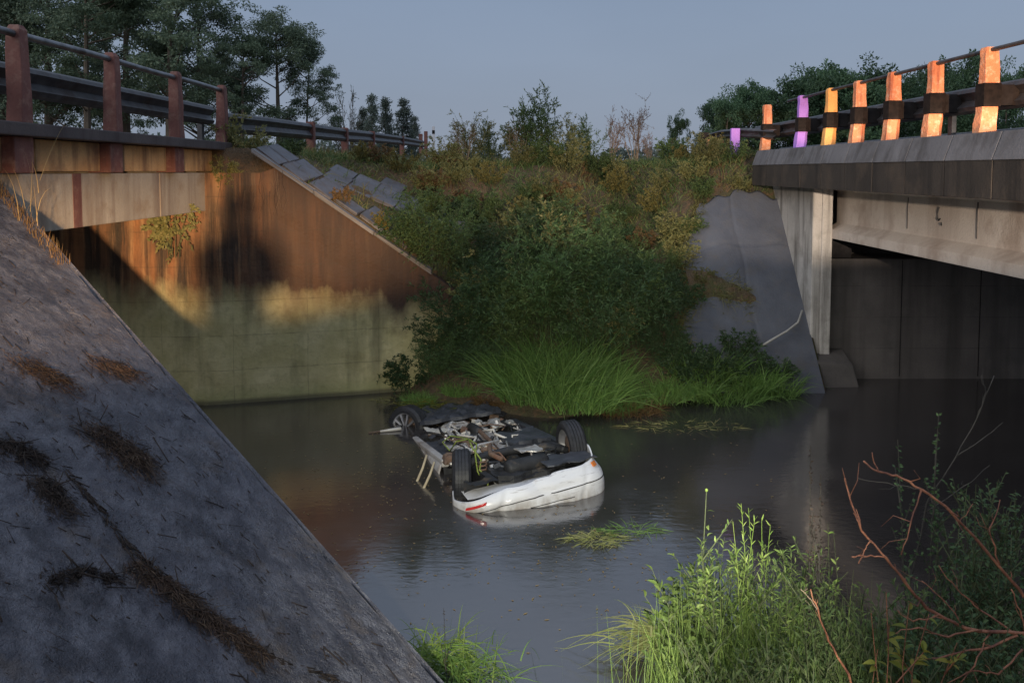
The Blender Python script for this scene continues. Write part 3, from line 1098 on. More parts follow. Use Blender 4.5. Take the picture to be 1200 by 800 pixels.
def ibeam(x, ya, yb):
    prof = [(-.20, 3.885), (.30, 3.885), (.30, 3.74), (.16, 3.66), (.16, 3.12), (.34, 2.98), (.34, 2.80), (-.28, 2.80), (-.28, 2.96), (-.06, 3.09), (-.06, 3.70), (-.20, 3.76)]
    n = len(prof)
    b = MB()
    b.v = [(x + q, ya, z) for q, z in prof] + [(x + q, yb, z) for q, z in prof]
    b.f = [tuple(range(n)), tuple(range(2 * n - 1, n - 1, -1))] + [(i, (i + 1) % n, n + (i + 1) % n, n + i) for i in range(n)]
    return b


for i, xg in enumerate((6.42, 8.5, 10.6, 12.7)):
    loc(ibeam(xg, 0.2, 15.85), nb).build('girder', M['girder_new'], nb, bevel=0.012)
for y in (8.95, 11.05, 13.0):                    # fine vertical casting joints on the first web
    b = MB().box((6.357, y, 3.42), (0.012, 0.018, 0.50))
    loc(b, nb).build('web_joint', M['abut_new'], nb)
# small painted squiggle on the web
sq = [(0.0, 0.20), (-0.03, 0.12), (-0.035, 0.03), (0.0, 0.0), (0.04, 0.03)]
yy = 12.05
b = MB().tube([(6.356, yy - dy * 1.1, 3.36 + dz) for dy, dz in sq], 0.011, 5)
b.tube([(6.356, yy - 0.07, 3.335), (6.356, yy - 0.085, 3.29)], 0.012, 5)
loc(b, nb).build('painted_mark', M['mark'], nb)

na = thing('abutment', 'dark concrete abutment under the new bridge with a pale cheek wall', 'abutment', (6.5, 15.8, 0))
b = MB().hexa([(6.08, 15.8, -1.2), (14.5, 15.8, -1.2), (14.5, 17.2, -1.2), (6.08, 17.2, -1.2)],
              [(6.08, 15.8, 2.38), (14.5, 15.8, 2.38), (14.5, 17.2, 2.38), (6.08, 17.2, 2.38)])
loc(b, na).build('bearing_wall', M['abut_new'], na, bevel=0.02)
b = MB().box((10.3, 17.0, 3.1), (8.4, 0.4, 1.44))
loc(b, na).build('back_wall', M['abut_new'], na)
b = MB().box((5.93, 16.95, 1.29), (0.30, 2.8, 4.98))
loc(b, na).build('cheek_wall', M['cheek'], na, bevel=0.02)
b = MB().box((6.05, 15.62, 1.29), (0.20, 0.22, 4.96))
loc(b, na).build('pilaster', M['cheek'], na, bevel=0.02)
b = MB().hexa([(5.6, 14.9, -1.2), (6.9, 15.0, -1.2), (6.9, 15.9, -1.2), (5.6, 15.9, -1.2)],
              [(5.75, 15.2, 0.5), (6.5, 15.25, 0.4), (6.5, 15.8, 0.62), (5.75, 15.8, 0.62)])
loc(b, na).build('footing', M['abut_new'], na, bevel=0.03)
for x in (6.42, 8.5, 10.6, 12.7):
    b = MB().box((x, 16.0, 2.59), (0.5, 0.3, 0.40))
    loc(b, na).build('bearing', M['block'], na, bevel=0.01)
for k in range(1, 5):
    b = MB().box((6.1 + k * 1.55, 15.797, 1.2), (0.012, 0.01, 2.3))
    loc(b, na).build('wall_joint', M['block'], na)
na2 = thing('abutment', 'near abutment of the new bridge beside the photographer', 'abutment', (6.5, -0.5, 0))
b = MB().box((10, -0.6, 1.3), (9.0, 1.6, 5.0))
loc(b, na2).build('bearing_wall', M['abut_new'], na2)

# railing of the new bridge: bent tapering posts, dark bands, spacer blocks, beam, top rail
nr_ = thing('bridge_railing', 'orange posts with dark bands and a thin top rail along the new bridge', 'railing', (XR + .3, 9, 4.53))
posts = [(1152, 'post_orange'), (1090, 'post_orange'), (1042, 'post_orange'), (1002.5, 'post_orange'), (970, 'post_yellow'), (937, 'post_lilac_light'), (896, 'post_orange')]
pys = [F * (XR + 0.3) / (px - 600) for px, _ in posts]
PH = 0.99


def bent_post(x, y, z0, mat, parent, h=PH):
    def sect(levels):
        b = MB()
        n = 0
        for q in levels:
            ww = 0.195 - 0.035 * q - (0.03 if q > 0.97 else 0)
            dp = 0.17 - 0.05 * q
            bend = 0.035 * math.sin(q * math.pi * 0.9) + 0.03 * q * q
            for sx, sy in ((-1, -1), (1, -1), (1, 1), (-1, 1)):
                b.v.append((x + bend - 0.02 + sx * ww / 2, y + sy * dp / 2, z0 + q * h))
            n += 1
        rj = random.Random(int(y * 100))
        b.v = [(q_[0] + rj.uniform(-.008, .008), q_[1] + rj.uniform(-.006, .006), q_[2]) for q_ in b.v]
        b.f += [(3, 2, 1, 0), tuple(4 * (n - 1) + j for j in range(4))]
        for i in range(n - 1):
            for j in range(4):
                A, B = i * 4 + j, i * 4 + (j + 1) % 4
                b.f.append((A, B, B + 4, A + 4))
        return loc(b, parent)
    o = sect([0, .12, .24, .34, .5, .62, .75, .88, .96, 1.0]).build('post', mat, parent, bevel=0.012)
    return o


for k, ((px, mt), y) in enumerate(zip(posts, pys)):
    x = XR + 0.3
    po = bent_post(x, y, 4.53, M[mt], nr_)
    if mt == 'post_lilac_light':
        po['label'] = 'post with lilac light put into its colour'
    if mt == 'post_yellow':
        po['label'] = 'post with a bright yellow base'
    b = MB().box((x + 0.012, y - 0.01, 4.53 + 0.44), (0.20, 0.185, 0.27))
    loc(b, nr_).build('band', M['post_band'], nr_, bevel=0.006)
    b = MB().box((x + 0.235, y + 0.02, 4.53 + 0.44), (0.22, 0.16, 0.24))
    loc(b, nr_).build('spacer_block', M['block'], nr_, bevel=0.01)
for y in (7.4, 6.2):
    bent_post(XR + .3, y, 4.53, M['post_orange'], nr_)
rp = [(XR + 0.315 + 0.004 * math.sin(y * 3), y, 4.53 + PH - 0.035) for y in np.linspace(2.5, 16.3, 40)]
loc(MB().tube(rp, 0.026, 8), nr_).build('top_rail', M['dark_steel'], nr_, smooth=True)
nr2 = thing('guard_rail', 'dark corrugated guard rail on the road side of the orange posts', 'guard rail', (XR + .7, 9, 4.53))
loc(w_beam([(XR + 0.66, y, 4.53 + 0.46) for y in np.linspace(19.5, 2.0, 14)], 0.33), nr2).build('beam', M['dark_steel'], nr2)
loc(w_beam([(XR + 0.70, y, 4.53 + 0.46) for y in np.linspace(2.0, 19.5, 14)], 0.33), nr2).build('beam', M['dark_steel'], nr2)
for y in (4, 8, 11, 14, 17):
    loc(MB().box((XR + 0.74, y, 4.72), (0.06, 0.1, 0.5)), nr2).build('post', M['dark_steel'], nr2)
nr3 = thing('guard_rail', 'far guard rail across the road of the new bridge', 'guard rail', (13.3, 9, 4.5))
loc(w_beam([(13.2, y, 5.05) for y in np.linspace(40, 2, 12)], 0.33), nr3).build('beam', M['dark_steel'], nr3)
for y in range(4, 40, 4):
    loc(MB().box((13.28, y, 4.75), (0.09, 0.1, 0.62)), nr3).build('post', M['dark_steel'], nr3)
# end of the railing beyond the bridge
er = thing('guard_rail', 'short end of guard rail beyond the new bridge with a lilac and an orange post', 'guard rail', (5.2, 20, 4.4))
q1, q2, q3 = at(861, 182, 18.9), at(838, 183, 21.0), at(826, 184, 22)
for q, wd, hh, mt in ((q1, .2, .62, 'post_lilac_light'), (q2, .42, .42, 'post_orange'), (q3, .2, .66, 'block')):
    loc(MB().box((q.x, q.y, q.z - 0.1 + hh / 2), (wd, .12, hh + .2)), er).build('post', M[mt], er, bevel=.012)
e1 = at(893, 158, 17)
loc(w_beam([(q3.x + .1, q3.y, q3.z + .52), (q2.x + .15, q2.y, q2.z + .56), (q1.x + .2, q1.y, q1.z + .52), (e1.x + .3, e1.y, e1.z)], 0.22), er).build('beam', M['dark_steel'], er)

# concrete lining on the far bank beside the new bridge
lim_l = lambda y: 3.72 + 0.12 * np.sin((y - 14.6) * 2.1) + 0.35 * sm(17.0, 17.9, y) - 0.55 * sm(16.2, 15.4, y) + 0.07 * np.sin(y * 5.1) + 0.04 * np.sin(y * 17) + .02 * np.sin(y * 41)
nxl, nyl = 70, 110
tx = np.concatenate([[-0.004, 0], np.linspace(0.004, 1, nxl - 2)])
ty = np.concatenate([np.linspace(14.55, 17.75, nyl - 1), [17.76]])
GY = np.repeat(ty[:, None], nxl, 1)
LL_ = lim_l(GY)
GX = LL_ + (5.79 - LL_) * tx[None]
GY = GY + (GY > 17) * (GY - 17) * (0.10 * np.sin(GX * 4) + .05 * np.sin(GX * 13))
rk = sm(2.6, 4.6, GX)
GZ = (GY - (14.1 + 0.75 * rk)) * (0.62 + 0.58 * rk) + 0.11 + 0.012 * vnoise(GX * 2, GY * 2)
for yj_ in (15.55, 16.9):
    GZ -= 0.03 * np.exp(-((GY - yj_ - .02 * np.sin(GX * 6)) / .02) ** 2)
GZ -= 0.025 * np.exp(-((GX - 4.75 - .03 * np.sin(GY * 5)) / .025) ** 2)
GZ[:, 0] -= 0.2
GZ[-1, :] -= 0.2
idx = np.arange(GX.size).reshape(GX.shape)
Fq = np.stack([idx[:-1, :-1], idx[:-1, 1:], idx[1:, 1:], idx[1:, :-1]], -1).reshape(-1, 4)
tag(np_obj('bank_lining', np.stack([GX.ravel(), GY.ravel(), GZ.ravel()], 1), Fq, M['lining'], smooth=True),
    'blue grey concrete lining on the far bank beside the new bridge', kind='structure')
# ledge of washed-down soil lying across the lining
lt = np.linspace(0, 1, 40)
b = MB()
for i, u in enumerate(lt):
    p_ = Vector((3.55 + 1.35 * u, 16.35 - 0.30 * u, 0))
    wd_ = (0.26 * (1 - u) ** .6 + .02) * (1 + .10 * math.sin(u * 9))
    for j in range(9):
        a_ = -1 + 2 * j / 8
        x, y = p_.x, p_.y + a_ * wd_
        rk_ = float(sm(2.6, 4.6, np.array(x)))
        z = (y - (14.1 + .75 * rk_)) * (.62 + .58 * rk_) + .10 + (1 - a_ * a_) * .22 * (1 - u) ** .5 * (1 + .12 * math.sin(i * .7 + j)) - .02
        b.v.append((x, y, z))
for i in range(39):
    for j in range(8):
        A = i * 9 + j
        b.f.append((A, A + 9, A + 10, A + 1))
tag(b.build('soil_ledge', M['soil'], smooth=True), 'ledge of washed down brown soil across the concrete lining', kind='structure')
n = 1500
ey_ = rng.uniform(15.0, 18.0, n)
ex_ = lim_l(ey_) + rng.normal(-.06, .10, n)
lining_edge = (ex_, ey_)
hp = [at(940, 364, 15.75), at(935, 378, 15.55), at(922, 388, 15.4), at(908, 396, 15.3), at(893, 405, 15.2)]
t_ = thing('hose', 'pale hose lying curved at the foot of the concrete lining', 'hose', tuple(hp[2]))
loc(MB().tube(hp, 0.022, 6), t_).build('hose_body', simple('pale hose', (0.35, 0.34, 0.31)), t_, smooth=True)

# ------------------------------------------------------------------ THE OVERTURNED CAR
M['paint'] = simple('white car paint', (0.80, 0.81, 0.84), (0.85, 0.86, 0.88), rough=0.28, scale=3, dirt=(0.42, 0.38, 0.33), dirtlo=0.6, dirthi=0.85, dirtscale=5, spec=0.6)
m = M['paint']
t = m.node_tree
p = [n_ for n_ in t.nodes if n_.type == 'BSDF_PRINCIPLED'][0]
src = p.inputs['Base Color'].links[0].from_socket
mud = fmul(t, height_fac(t, 0.16, 0.0), noise_fac(t, 7, 0.3, 0.6, (1, 1, .5), coord='World'))
scr = fmul(t, noise_fac(t, 5, 0.58, 0.64, (1, 1, 9), coord='Object', detail=8), 0.5)
t.links.new(mixc(t, scr, mixc(t, fmul(t, mud, 0.75), src, (0.26, 0.21, 0.15)), (0.34, 0.32, 0.31)), p.inputs['Base Color'])
M['sidepaint'] = simple('muddy side paint', (0.46, 0.44, 0.42), (0.60, 0.58, 0.56), rough=0.4, scale=4, dirt=(0.24, 0.19, 0.15), dirtlo=0.45, dirthi=0.65)
M['under'] = simple('black underbody', (0.012, 0.013, 0.015), (0.032, 0.033, 0.037), rough=0.6, scale=9, dirt=(0.11, 0.085, 0.06), dirtlo=0.56, dirthi=0.7, dirtscale=6)
M['shield'] = simple('plastic under shield', (0.035, 0.039, 0.05), (0.07, 0.075, 0.09), rough=0.45, scale=5)
M['alu'] = simple('heat shield aluminium', (0.62, 0.60, 0.57), (0.74, 0.72, 0.70), rough=0.42, metal=0.6, scale=14, bmp=0.4, dirt=(0.30, 0.22, 0.15), dirtlo=0.52, dirthi=0.7, dirtscale=7)
M['rusty'] = simple('rusty steel', (0.13, 0.085, 0.06), (0.27, 0.18, 0.125), rough=0.7, scale=9, dirt=(0.16, 0.08, 0.05))
M['tyre'] = simple('tyre rubber', (0.018, 0.019, 0.023), (0.032, 0.033, 0.038), rough=0.55, scale=14)
M['rim'] = simple('alloy rim', (0.50, 0.50, 0.52), (0.62, 0.62, 0.64), rough=0.35, metal=0.8, scale=6, dirt=(0.2, 0.17, 0.14))
m, t, p, o = newmat('red lens')
p.inputs['Base Color'].default_value = (0.62, 0.03, 0.03, 1)
p.inputs['Roughness'].default_value = 0.15
M['red'] = m
m, t, p, o = newmat('orange reflector')
p.inputs['Base Color'].default_value = (0.75, 0.22, 0.05, 1)
p.inputs['Roughness'].default_value = 0.2
M['orange_lens'] = m
m, t, p, o = newmat('clear lens')
p.inputs['Base Color'].default_value = (0.72, 0.68, 0.6, 1)
p.inputs['Roughness'].default_value = 0.12
M['clear'] = m
M['strap'] = simple('yellow green strap', (0.20, 0.27, 0.04), (0.33, 0.39, 0.09), rough=0.6, scale=20)
M['wood'] = simple('pale wood', (0.50, 0.40, 0.24), (0.62, 0.52, 0.34), rough=0.6, scale=9, stretch=(1, 1, 0.2))

car = thing('overturned_car', 'white hatchback lying overturned and half sunk in the river', 'car', (0.07, 10.66, 0.20), (R(-6.3), R(-2.0), R(22)))
car.scale = (1.15, 1.15, 1.15)
CW, CY0, CY1 = 0.84, -0.74, 3.15               # half width, rear end, front end (local y towards the front)
ZL = [0.02, -0.06, -0.18, -0.34, -0.52, -0.72, -0.95, -1.15]
INS = [0.055, 0.012, 0.0, 0.0, 0.015, 0.05, 0.18, 0.34]


def outline(u, inset):
    """closed rounded outline, u in 0..1 counter-clockwise from the middle of the rear end"""
    a, cx = CW - inset, 0.0
    y0, y1 = CY0 + inset * (1.6 if inset > .1 else 1), CY1 - inset * 1.6
    cy, bl = (y0 + y1) / 2, (y1 - y0) / 2
    th = -math.pi / 2 + 2 * math.pi * u
    c, s = math.cos(th), math.sin(th)
    e = 2 / 7.0
    x = a * math.copysign(abs(c) ** e, c)
    y = bl * math.copysign(abs(s) ** (2 / 9.0), s)
    # rear bumper bows outward in plan
    if s < 0:
        y -= 0.09 * (1 - (x / a) ** 2) * (1 if inset < .1 else 0.4)
    return x, cy + y


# arc-length parametrisation of the outline
UU = []
acc = 0
last = None
K = 4000
tab = [(0.0, 0.0)]
for i in range(K + 1):
    q = outline(i / K, 0)
    if last:
        acc += math.hypot(q[0] - last[0], q[1] - last[1])
        tab.append((acc, i / K))
    last = q
PER = acc
ta = np.array([a for a, _ in tab])
tu = np.array([u for _, u in tab])


def shell(s, z, out=0.0):
    """point on the body shell at arc length s (m, 0 = middle of the rear, positive to the right) and height z"""
    u = float(np.interp((s % PER), ta, tu))
    ins = float(np.interp(-z, [-q for q in ZL], INS))
    x, y = outline(u, ins - out)
    # crushed left rear corner and dents
    if y < -0.15:
        q = min(1.0, (-0.15 - y) / 0.3)
        # the bumper folds inwards above a crease and its left corner is pulled out sideways
        fold = max(0.0, z + 0.13) * 0.5
        y += q * fold
        crease = -0.13 + 0.05 * x
        y += q * 0.03 * math.exp(-((z - crease) / 0.025) ** 2) * (0.4 + 0.6 * math.sin(x * 5 + 1))
        for (x0_, sl_, wv_, am_) in ((-0.52, 0.6, 0.06, 0.030), (0.05, -1.1, 0.16, 0.028), (0.45, 0.5, 0.04, 0.014)):
            dd_ = abs(x - x0_ - sl_ * (z + 0.2)) / wv_
            y += q * am_ * max(0.0, 1 - dd_)              # sharp folds pressed into the plastic
        x -= q * 0.11 * math.exp(-((x + 0.85) / 0.25) ** 2)
        z -= q * 0.05 * math.exp(-((x + 0.85) / 0.3) ** 2)
    if y < 0.4:
        k = math.exp(-((x + 0.72) / 0.35) ** 2) * max(0, min(1, (0.4 - y) / 0.8))
        y += 0.05 * k * math.sin(z * 14)
        y += 0.008 * math.sin(x * 6.5 + z * 9) * max(0, min(1, -y * 2))
    return Vector((x, y, z))


def patch(s0, s1, z0, z1, ns_, nz_, out, thick=0.012, skip=None, warp=None):
    b = MB()
    for lay in (out, out - thick):
        for i in range(ns_ + 1):
            for j in range(nz_ + 1):
                s = s0 + (s1 - s0) * i / ns_
                za = z0(s) if callable(z0) else z0
                zb = z1(s) if callable(z1) else z1
                q = shell(s, za + (zb - za) * j / nz_, lay)
                if warp:
                    q = warp(q, s)
                b.v.append(tuple(q))
    n1 = (ns_ + 1) * (nz_ + 1)
    used = set()
    for i in range(ns_):
        for j in range(nz_):
            s = s0 + (s1 - s0) * (i + .5) / ns_
            if skip and skip(s, j):
                continue
            A = i * (nz_ + 1) + j
            B = A + nz_ + 1
            b.f.append((A, B, B + 1, A + 1))
            b.f.append((n1 + A, n1 + A + 1, n1 + B + 1, n1 + B))
            used.add((i, j))
    for (i, j) in used:
        A = i * (nz_ + 1) + j
        B = A + nz_ + 1
        for (di, dj, e0, e1) in ((0, -1, A, B), (1, 0, B, B + 1), (0, 1, B + 1, A + 1), (-1, 0, A + 1, A)):
            if (i + di, j + dj) not in used:
                b.f.append((e0, n1 + e0, n1 + e1, e1))
    return b


HALF = 0.84 + 0.02
REARS = 1.45                                      # bumper wraps this far round on each side
# the rear bumper with a low crushed lip at the left
lip = lambda s: 0.0 + 0.085 * max(-1.15, min(0.8, s)) + 0.07 * sm(0.78, 0.98, s) + 0.010 * math.sin(s * 9)
b = patch(-1.22, 1.24, lambda s: float(lip(s)), -0.62, 110, 24, 0.03, 0.014)
b.build('rear_bumper', M['paint'], car, smooth=True)
# body sides between bumper and front, open at the wheel arches
side_len = None


def y_of(s):
    return shell(s, -0.2).y


def arch(s, j):
    y = y_of(s)
    return (abs(y) < 0.40 or abs(y - 2.42) < 0.40) and j < 5


b = patch(1.22, PER - 1.22, 0.0, -1.12, 110, 14, 0.0, 0.016, skip=arch)
bd = b.build('body_side', M['sidepaint'], car, smooth=True)
b = MB()                                          # roof under water
ring = [shell(PER * i / 48, -1.12, 0.01) for i in range(48)]
b.poly(ring, [tuple(range(48))])
b.build('roof', M['paint'], car)
# rear valance seen above the bumper, inside
b = MB()
for i in range(25):
    s = -0.85 + 1.7 * i / 24
    q = shell(s, 0.0, -0.02)
    r_ = q + Vector((0, 0.26, -0.07))
    b.v += [tuple(q + Vector((0, 0, float(lip(s)) - 0.03))), tuple(r_)]
for i in range(24):
    b.f.append((2 * i, 2 * i + 2, 2 * i + 3, 2 * i + 1))
b.build('bumper_valance', M['paint'], car, smooth=True)
# lamps and reflectors follow the bumper
ob = patch(-0.80, -0.62, -0.125, -0.155, 8, 2, 0.045, 0.012, warp=lambda q, s: q + Vector((0, -0.004, 0.26 * (s + 0.80)))).build('tail_lamp', M['red'], car)
patch(0.66, 0.74, 0.035, -0.005, 4, 1, 0.045, 0.012).build('reflector', M['orange_lens'], car)
ob = patch(-0.05, 0.84, lambda s: -0.385 + 0.02 * s, lambda s: -0.455 + 0.02 * s, 16, 2, 0.04, 0.012).build('lamp_strip', M['red'], car)
patch(0.32, 0.62, -0.315, -0.365, 8, 1, 0.05, 0.012).build('lamp_cover', M['clear'], car)
patch(-1.1, 1.1, lambda s: -0.150 + .045 * s, lambda s: -0.158 + .045 * s, 60, 1, 0.034, 0.012).build('panel_gap', M['under'], car)
patch(-0.20, 0.30, lambda s: -0.245 + .045 * s, lambda s: -0.252 + .045 * s, 16, 1, 0.034, 0.012).build('panel_gap', M['under'], car)
patch(0.885, 0.892, lambda s: 0.02, lambda s: -0.45, 1, 14, 0.034, 0.012).build('panel_gap', M['under'], car)

# floor pan with ribs
b = MB()
nxp, nyp = 46, 90
rp_ = np.random.default_rng(3)
for i in range(nxp + 1):
    for j in range(nyp + 1):
        x = -0.78 + 1.56 * i / nxp
        y = -0.56 + 3.6 * j / nyp
        z = -0.03 + 0.012 * math.copysign(1, math.sin(x * 22)) + (0.03 if abs(x) < 0.12 and y > .2 else 0) + 0.012 * math.sin(y * 9) * math.sin(x * 7)
        if y < -0.1:
            z += 0.02
        for ya in (0, 2.42):
            if abs(y - ya) < 0.36 and abs(x) > 0.53:
                z = -0.40
        b.v.append((x, y, z))
for i in range(nxp):
    for j in range(nyp):
        A = i * (nyp + 1) + j
        b.f.append((A, A + nyp + 1, A + nyp + 2, A + 1))
b.build('floor_pan', M['under'], car)


def crumple_sheet(name, x0, x1, y0, y1, z, mat, seed, amp=0.025, nx_=10, ny_=10, th=0.012):
    rr = np.random.default_rng(seed)
    b = MB()
    for lay in (0, -th):
        for i in range(nx_ + 1):
            for j in range(ny_ + 1):
                x = x0 + (x1 - x0) * i / nx_
                y = y0 + (y1 - y0) * j / ny_
                ex_ = rr.uniform(-1, 1) * 0.012 if lay == 0 else 0
                b.v.append((x + ex_, y + 0.03 * math.sin(i * 1.3 + seed) * (j in (0, ny_)), z + lay + amp * math.sin(x * 17 + seed) * math.cos(y * 13 + seed) + (rr.uniform(-1, 1) * amp * 0.3 if lay == 0 else 0)))
    n1 = (nx_ + 1) * (ny_ + 1)
    for i in range(nx_):
        for j in range(ny_):
            A = i * (ny_ + 1) + j
            B = A + ny_ + 1
            b.f += [(A, B, B + 1, A + 1), (n1 + A, n1 + A + 1, n1 + B + 1, n1 + B)]
            if j == 0:
                b.f.append((A, n1 + A, n1 + B, B))
            if j == ny_ - 1:
                b.f.append((B + 1, n1 + B + 1, n1 + A + 1, A + 1))
            if i == 0:
                b.f.append((A + 1, n1 + A + 1, n1 + A, A))
            if i == nx_ - 1:
                b.f.append((B, n1 + B, n1 + B + 1, B + 1))
    return b.build(name, mat, car)


crumple_sheet('heat_shield', -0.20, 0.30, 0.30, 0.78, 0.075, M['alu'], 1)
crumple_sheet('heat_shield', -0.12, 0.20, 0.95, 1.75, 0.07, M['alu'], 2)
crumple_sheet('heat_shield', 0.28, 0.62, 1.55, 2.0, 0.08, M['alu'], 3)
crumple_sheet('heat_shield', -0.30, 0.02, 1.7, 2.1, 0.10, M['alu'], 4)
crumple_sheet('fuel_tank', 0.10, 0.62, 0.42, 1.02, 0.12, M['shield'], 5, 0.012, th=0.13)
crumple_sheet('under_shield', -0.60, 0.60, 2.05, 2.95, 0.19, M['shield'], 6, 0.035, 16, 12, 0.05)
crumple_sheet('under_shield', -0.70, -0.34, 0.55, 1.5, 0.035, M['shield'], 7, 0.012)
crumple_sheet('floor_plate', -.58, -.30, .35, .95, .09, M['alu'], 12)
crumple_sheet('floor_plate', .02, .30, -.12, .12, .13, M['alu'], 13, .012, 5, 5)
crumple_sheet('floor_plate', -.55, -.2, 1.7, 2.05, .09, M['clear'], 14, .02, 6, 6)
crumple_sheet('spare_well', -0.42, 0.38, -0.52, -0.12, 0.02, M['under'], 8, 0.02, th=0.08)
crumple_sheet('boot_floor', 0.12, 0.74, -0.62, -0.22, 0.075, M['shield'], 9, 0.008)
# torsion beam, springs, dampers, arms
MB().tube([(-0.66, 0.0, 0.03), (-0.45, 0.14, 0.08), (0, 0.18, 0.10), (0.45, 0.14, 0.08), (0.66, 0.0, 0.03)], [.04, .05, .055, .05, .04], 8).build('axle_beam', M['under'], car, smooth=True)
for sx in (-1, 1):
    MB().tube([(sx * .62, 0.0, 0.04), (sx * .58, 0.28, 0.06), (sx * .5, 0.55, 0.04)], [.045, .04, .035], 8).build('trailing_arm', M['under'], car, smooth=True)
    hel = [(sx * .44 + .055 * math.cos(a), -.02 + .055 * math.sin(a), -.12 + .028 * a / 6.28 * 1.6) for a in np.linspace(0, 6.28 * 5, 60)]
    MB().tube(hel, 0.009, 6).build('spring', M['rusty'] if sx < 0 else M['under'], car, smooth=True)
    MB().tube([(sx * .36, -.12, .06), (sx * .34, -.2, -.2)], [.028, .02], 8).build('damper', M['alu'], car, smooth=True)
    MB().hexa([(sx * .25 - .05, 2.25, .02), (sx * .62 - .05, 2.38, .0), (sx * .62 - .05, 2.5, .0), (sx * .25 - .05, 2.62, .02)],
              [(sx * .25 - .05, 2.25, .08), (sx * .62 - .05, 2.38, .05), (sx * .62 - .05, 2.5, .05), (sx * .25 - .05, 2.62, .08)]).build('control_arm', M['rusty'], car, bevel=.01)
# exhaust
MB().tube([(0.02, 2.5, .08), (0.04, 1.9, .10), (0.0, 1.2, .11), (-0.05, 0.75, .10), (-.22, .32, .12), (-.30, .05, .13), (-.26, -.2, .12)], .028, 8).build('exhaust_pipe', M['rusty'], car, smooth=True)
MB().lathe([(-.26, .0), (-.26, .07), (-.22, .09), (.22, .09), (.26, .07), (.26, .0)], (-.02, -.34, .05), (1, 0.1, 0), 20).build('muffler', M['under'], car, smooth=True)
MB().lathe([(-.2, .0), (-.2, .05), (-.15, .075), (.15, .075), (.2, .05), (.2, .0)], (0.0, 1.5, .09), (0, 1, 0), 16).build('silencer', M['under'], car, smooth=True)
# pipes, wires, brackets strewn over the pan
rr = random.Random(21)
for k in range(22):
    x = rr.uniform(-.5, .5)
    y = rr.uniform(-.2, 1.4)
    pts = [(x, y, .08)]
    for q in range(4):
        x += rr.uniform(-.16, .16)
        y += rr.uniform(.02, .28)
        pts.append((max(-.6, min(.6, x)), y, .08 + rr.uniform(.0, .08)))
    MB().tube(pts, rr.choice([.009, .012, .016]), 6).build('cable', M[rr.choice(['under', 'alu', 'rusty', 'under', 'clear'])], car, smooth=True)
for k in range(70):
    x, y = rr.uniform(-.6, .62), rr.uniform(-.35, 2.2)
    s_ = [rr.uniform(.015, .10) for _ in range(3)]
    MB().box((x, y, .05 + s_[2] / 3), (s_[0], s_[1] * 1.4, s_[2] * .7), Euler((rr.uniform(-.4, .4), rr.uniform(-.4, .4), rr.uniform(0, 3)))).build(
        'bracket', M[rr.choice(['under', 'shield', 'alu', 'under', 'rusty', 'clear'])], car, bevel=.008)
MB().tube([(-.72, .32, .02), (-.3, .5, .14), (.0, .62, .12), (.2, 1.3, .1)], .02, 7).build('fuel_pipe', M['alu'], car, smooth=True)
# sills
for sx in (-1, 1):
    MB().box((sx * .74, 1.21, .01), (.09, 1.55, .09)).build('sill', M['sidepaint'] if sx < 0 else M['shield'], car, bevel=.02)


def wheel(cx, cy, cz, sx, steer=0.0, camber=0.0):
    r, wd = 0.315, 0.215
    prof = [(-wd / 2 + .01, .215), (-wd / 2, .25), (-wd / 2 + .005, .285), (-wd / 2 + .03, .308)]
    for k in range(4):                           # tread ribs with grooves
        a = -wd / 2 + .035 + k * .0375
        prof += [(a, r), (a + .028, r), (a + .029, r - .012), (a + .036, r - .012)]
    prof += [(wd / 2 - .03, .308), (wd / 2 - .005, .285), (wd / 2, .25), (wd / 2 - .01, .215)]
    hub = bpy.data.objects.new('wheel', None)
    link(hub, car)
    hub.location = (cx, cy, cz)
    hub.rotation_euler = (0, camber, steer)
    ty = MB().lathe(prof, (0, 0, 0), (1, 0, 0), 44)
    ty.build('tyre', M['tyre'], hub, smooth=False)
    b = MB().lathe([(sx * .095, .222), (sx * .10, .21), (sx * .05, .195), (-sx * .06, .19), (-sx * .09, .215)], (0, 0, 0), (1, 0, 0), 36)
    b.build('rim', M['rim'], hub, smooth=True)
    b = MB().lathe([(sx * .085, .0), (sx * .085, .045), (sx * .06, .06), (sx * .03, .06)], (0, 0, 0), (1, 0, 0), 20)
    b.build('hub_cap', M['rim'], hub, smooth=True)
    for k in range(10):
        a = 2 * math.pi * k / 10
        ca, sa = math.cos(a), math.sin(a)
        w1, w2 = .011, .017
        px_, py_ = -sa, ca
        b = MB().hexa([(sx * .05, ca * .04 + px_ * w1, sa * .04 + py_ * w1), (sx * .05, ca * .205 + px_ * w2, sa * .205 + py_ * w2),
                       (sx * .05, ca * .205 - px_ * w2, sa * .205 - py_ * w2), (sx * .05, ca * .04 - px_ * w1, sa * .04 - py_ * w1)],
                      [(sx * .08, ca * .04 + px_ * w1, sa * .04 + py_ * w1), (sx * .095, ca * .205 + px_ * w2, sa * .205 + py_ * w2),
                       (sx * .095, ca * .205 - px_ * w2, sa * .205 - py_ * w2), (sx * .08, ca * .04 - px_ * w1, sa * .04 - py_ * w1)])
        b.build('spoke', M['rim'], hub)
    b = MB().lathe([(-sx * .02, .0), (-sx * .02, .14), (-sx * .035, .14), (-sx * .035, .0)], (0, 0, 0), (1, 0, 0), 28)
    b.build('brake_disc', M['rusty'], hub, smooth=True)
    return hub


wheel(-0.69, 0.0, -0.06, -1, R(-17), R(4))
wheel(0.72, 0.02, 0.06, 1, R(-6))
wheel(-0.68, 2.40, 0.06, -1, R(36), R(4))
wheel(0.66, 2.42, -0.22, 1, R(36))
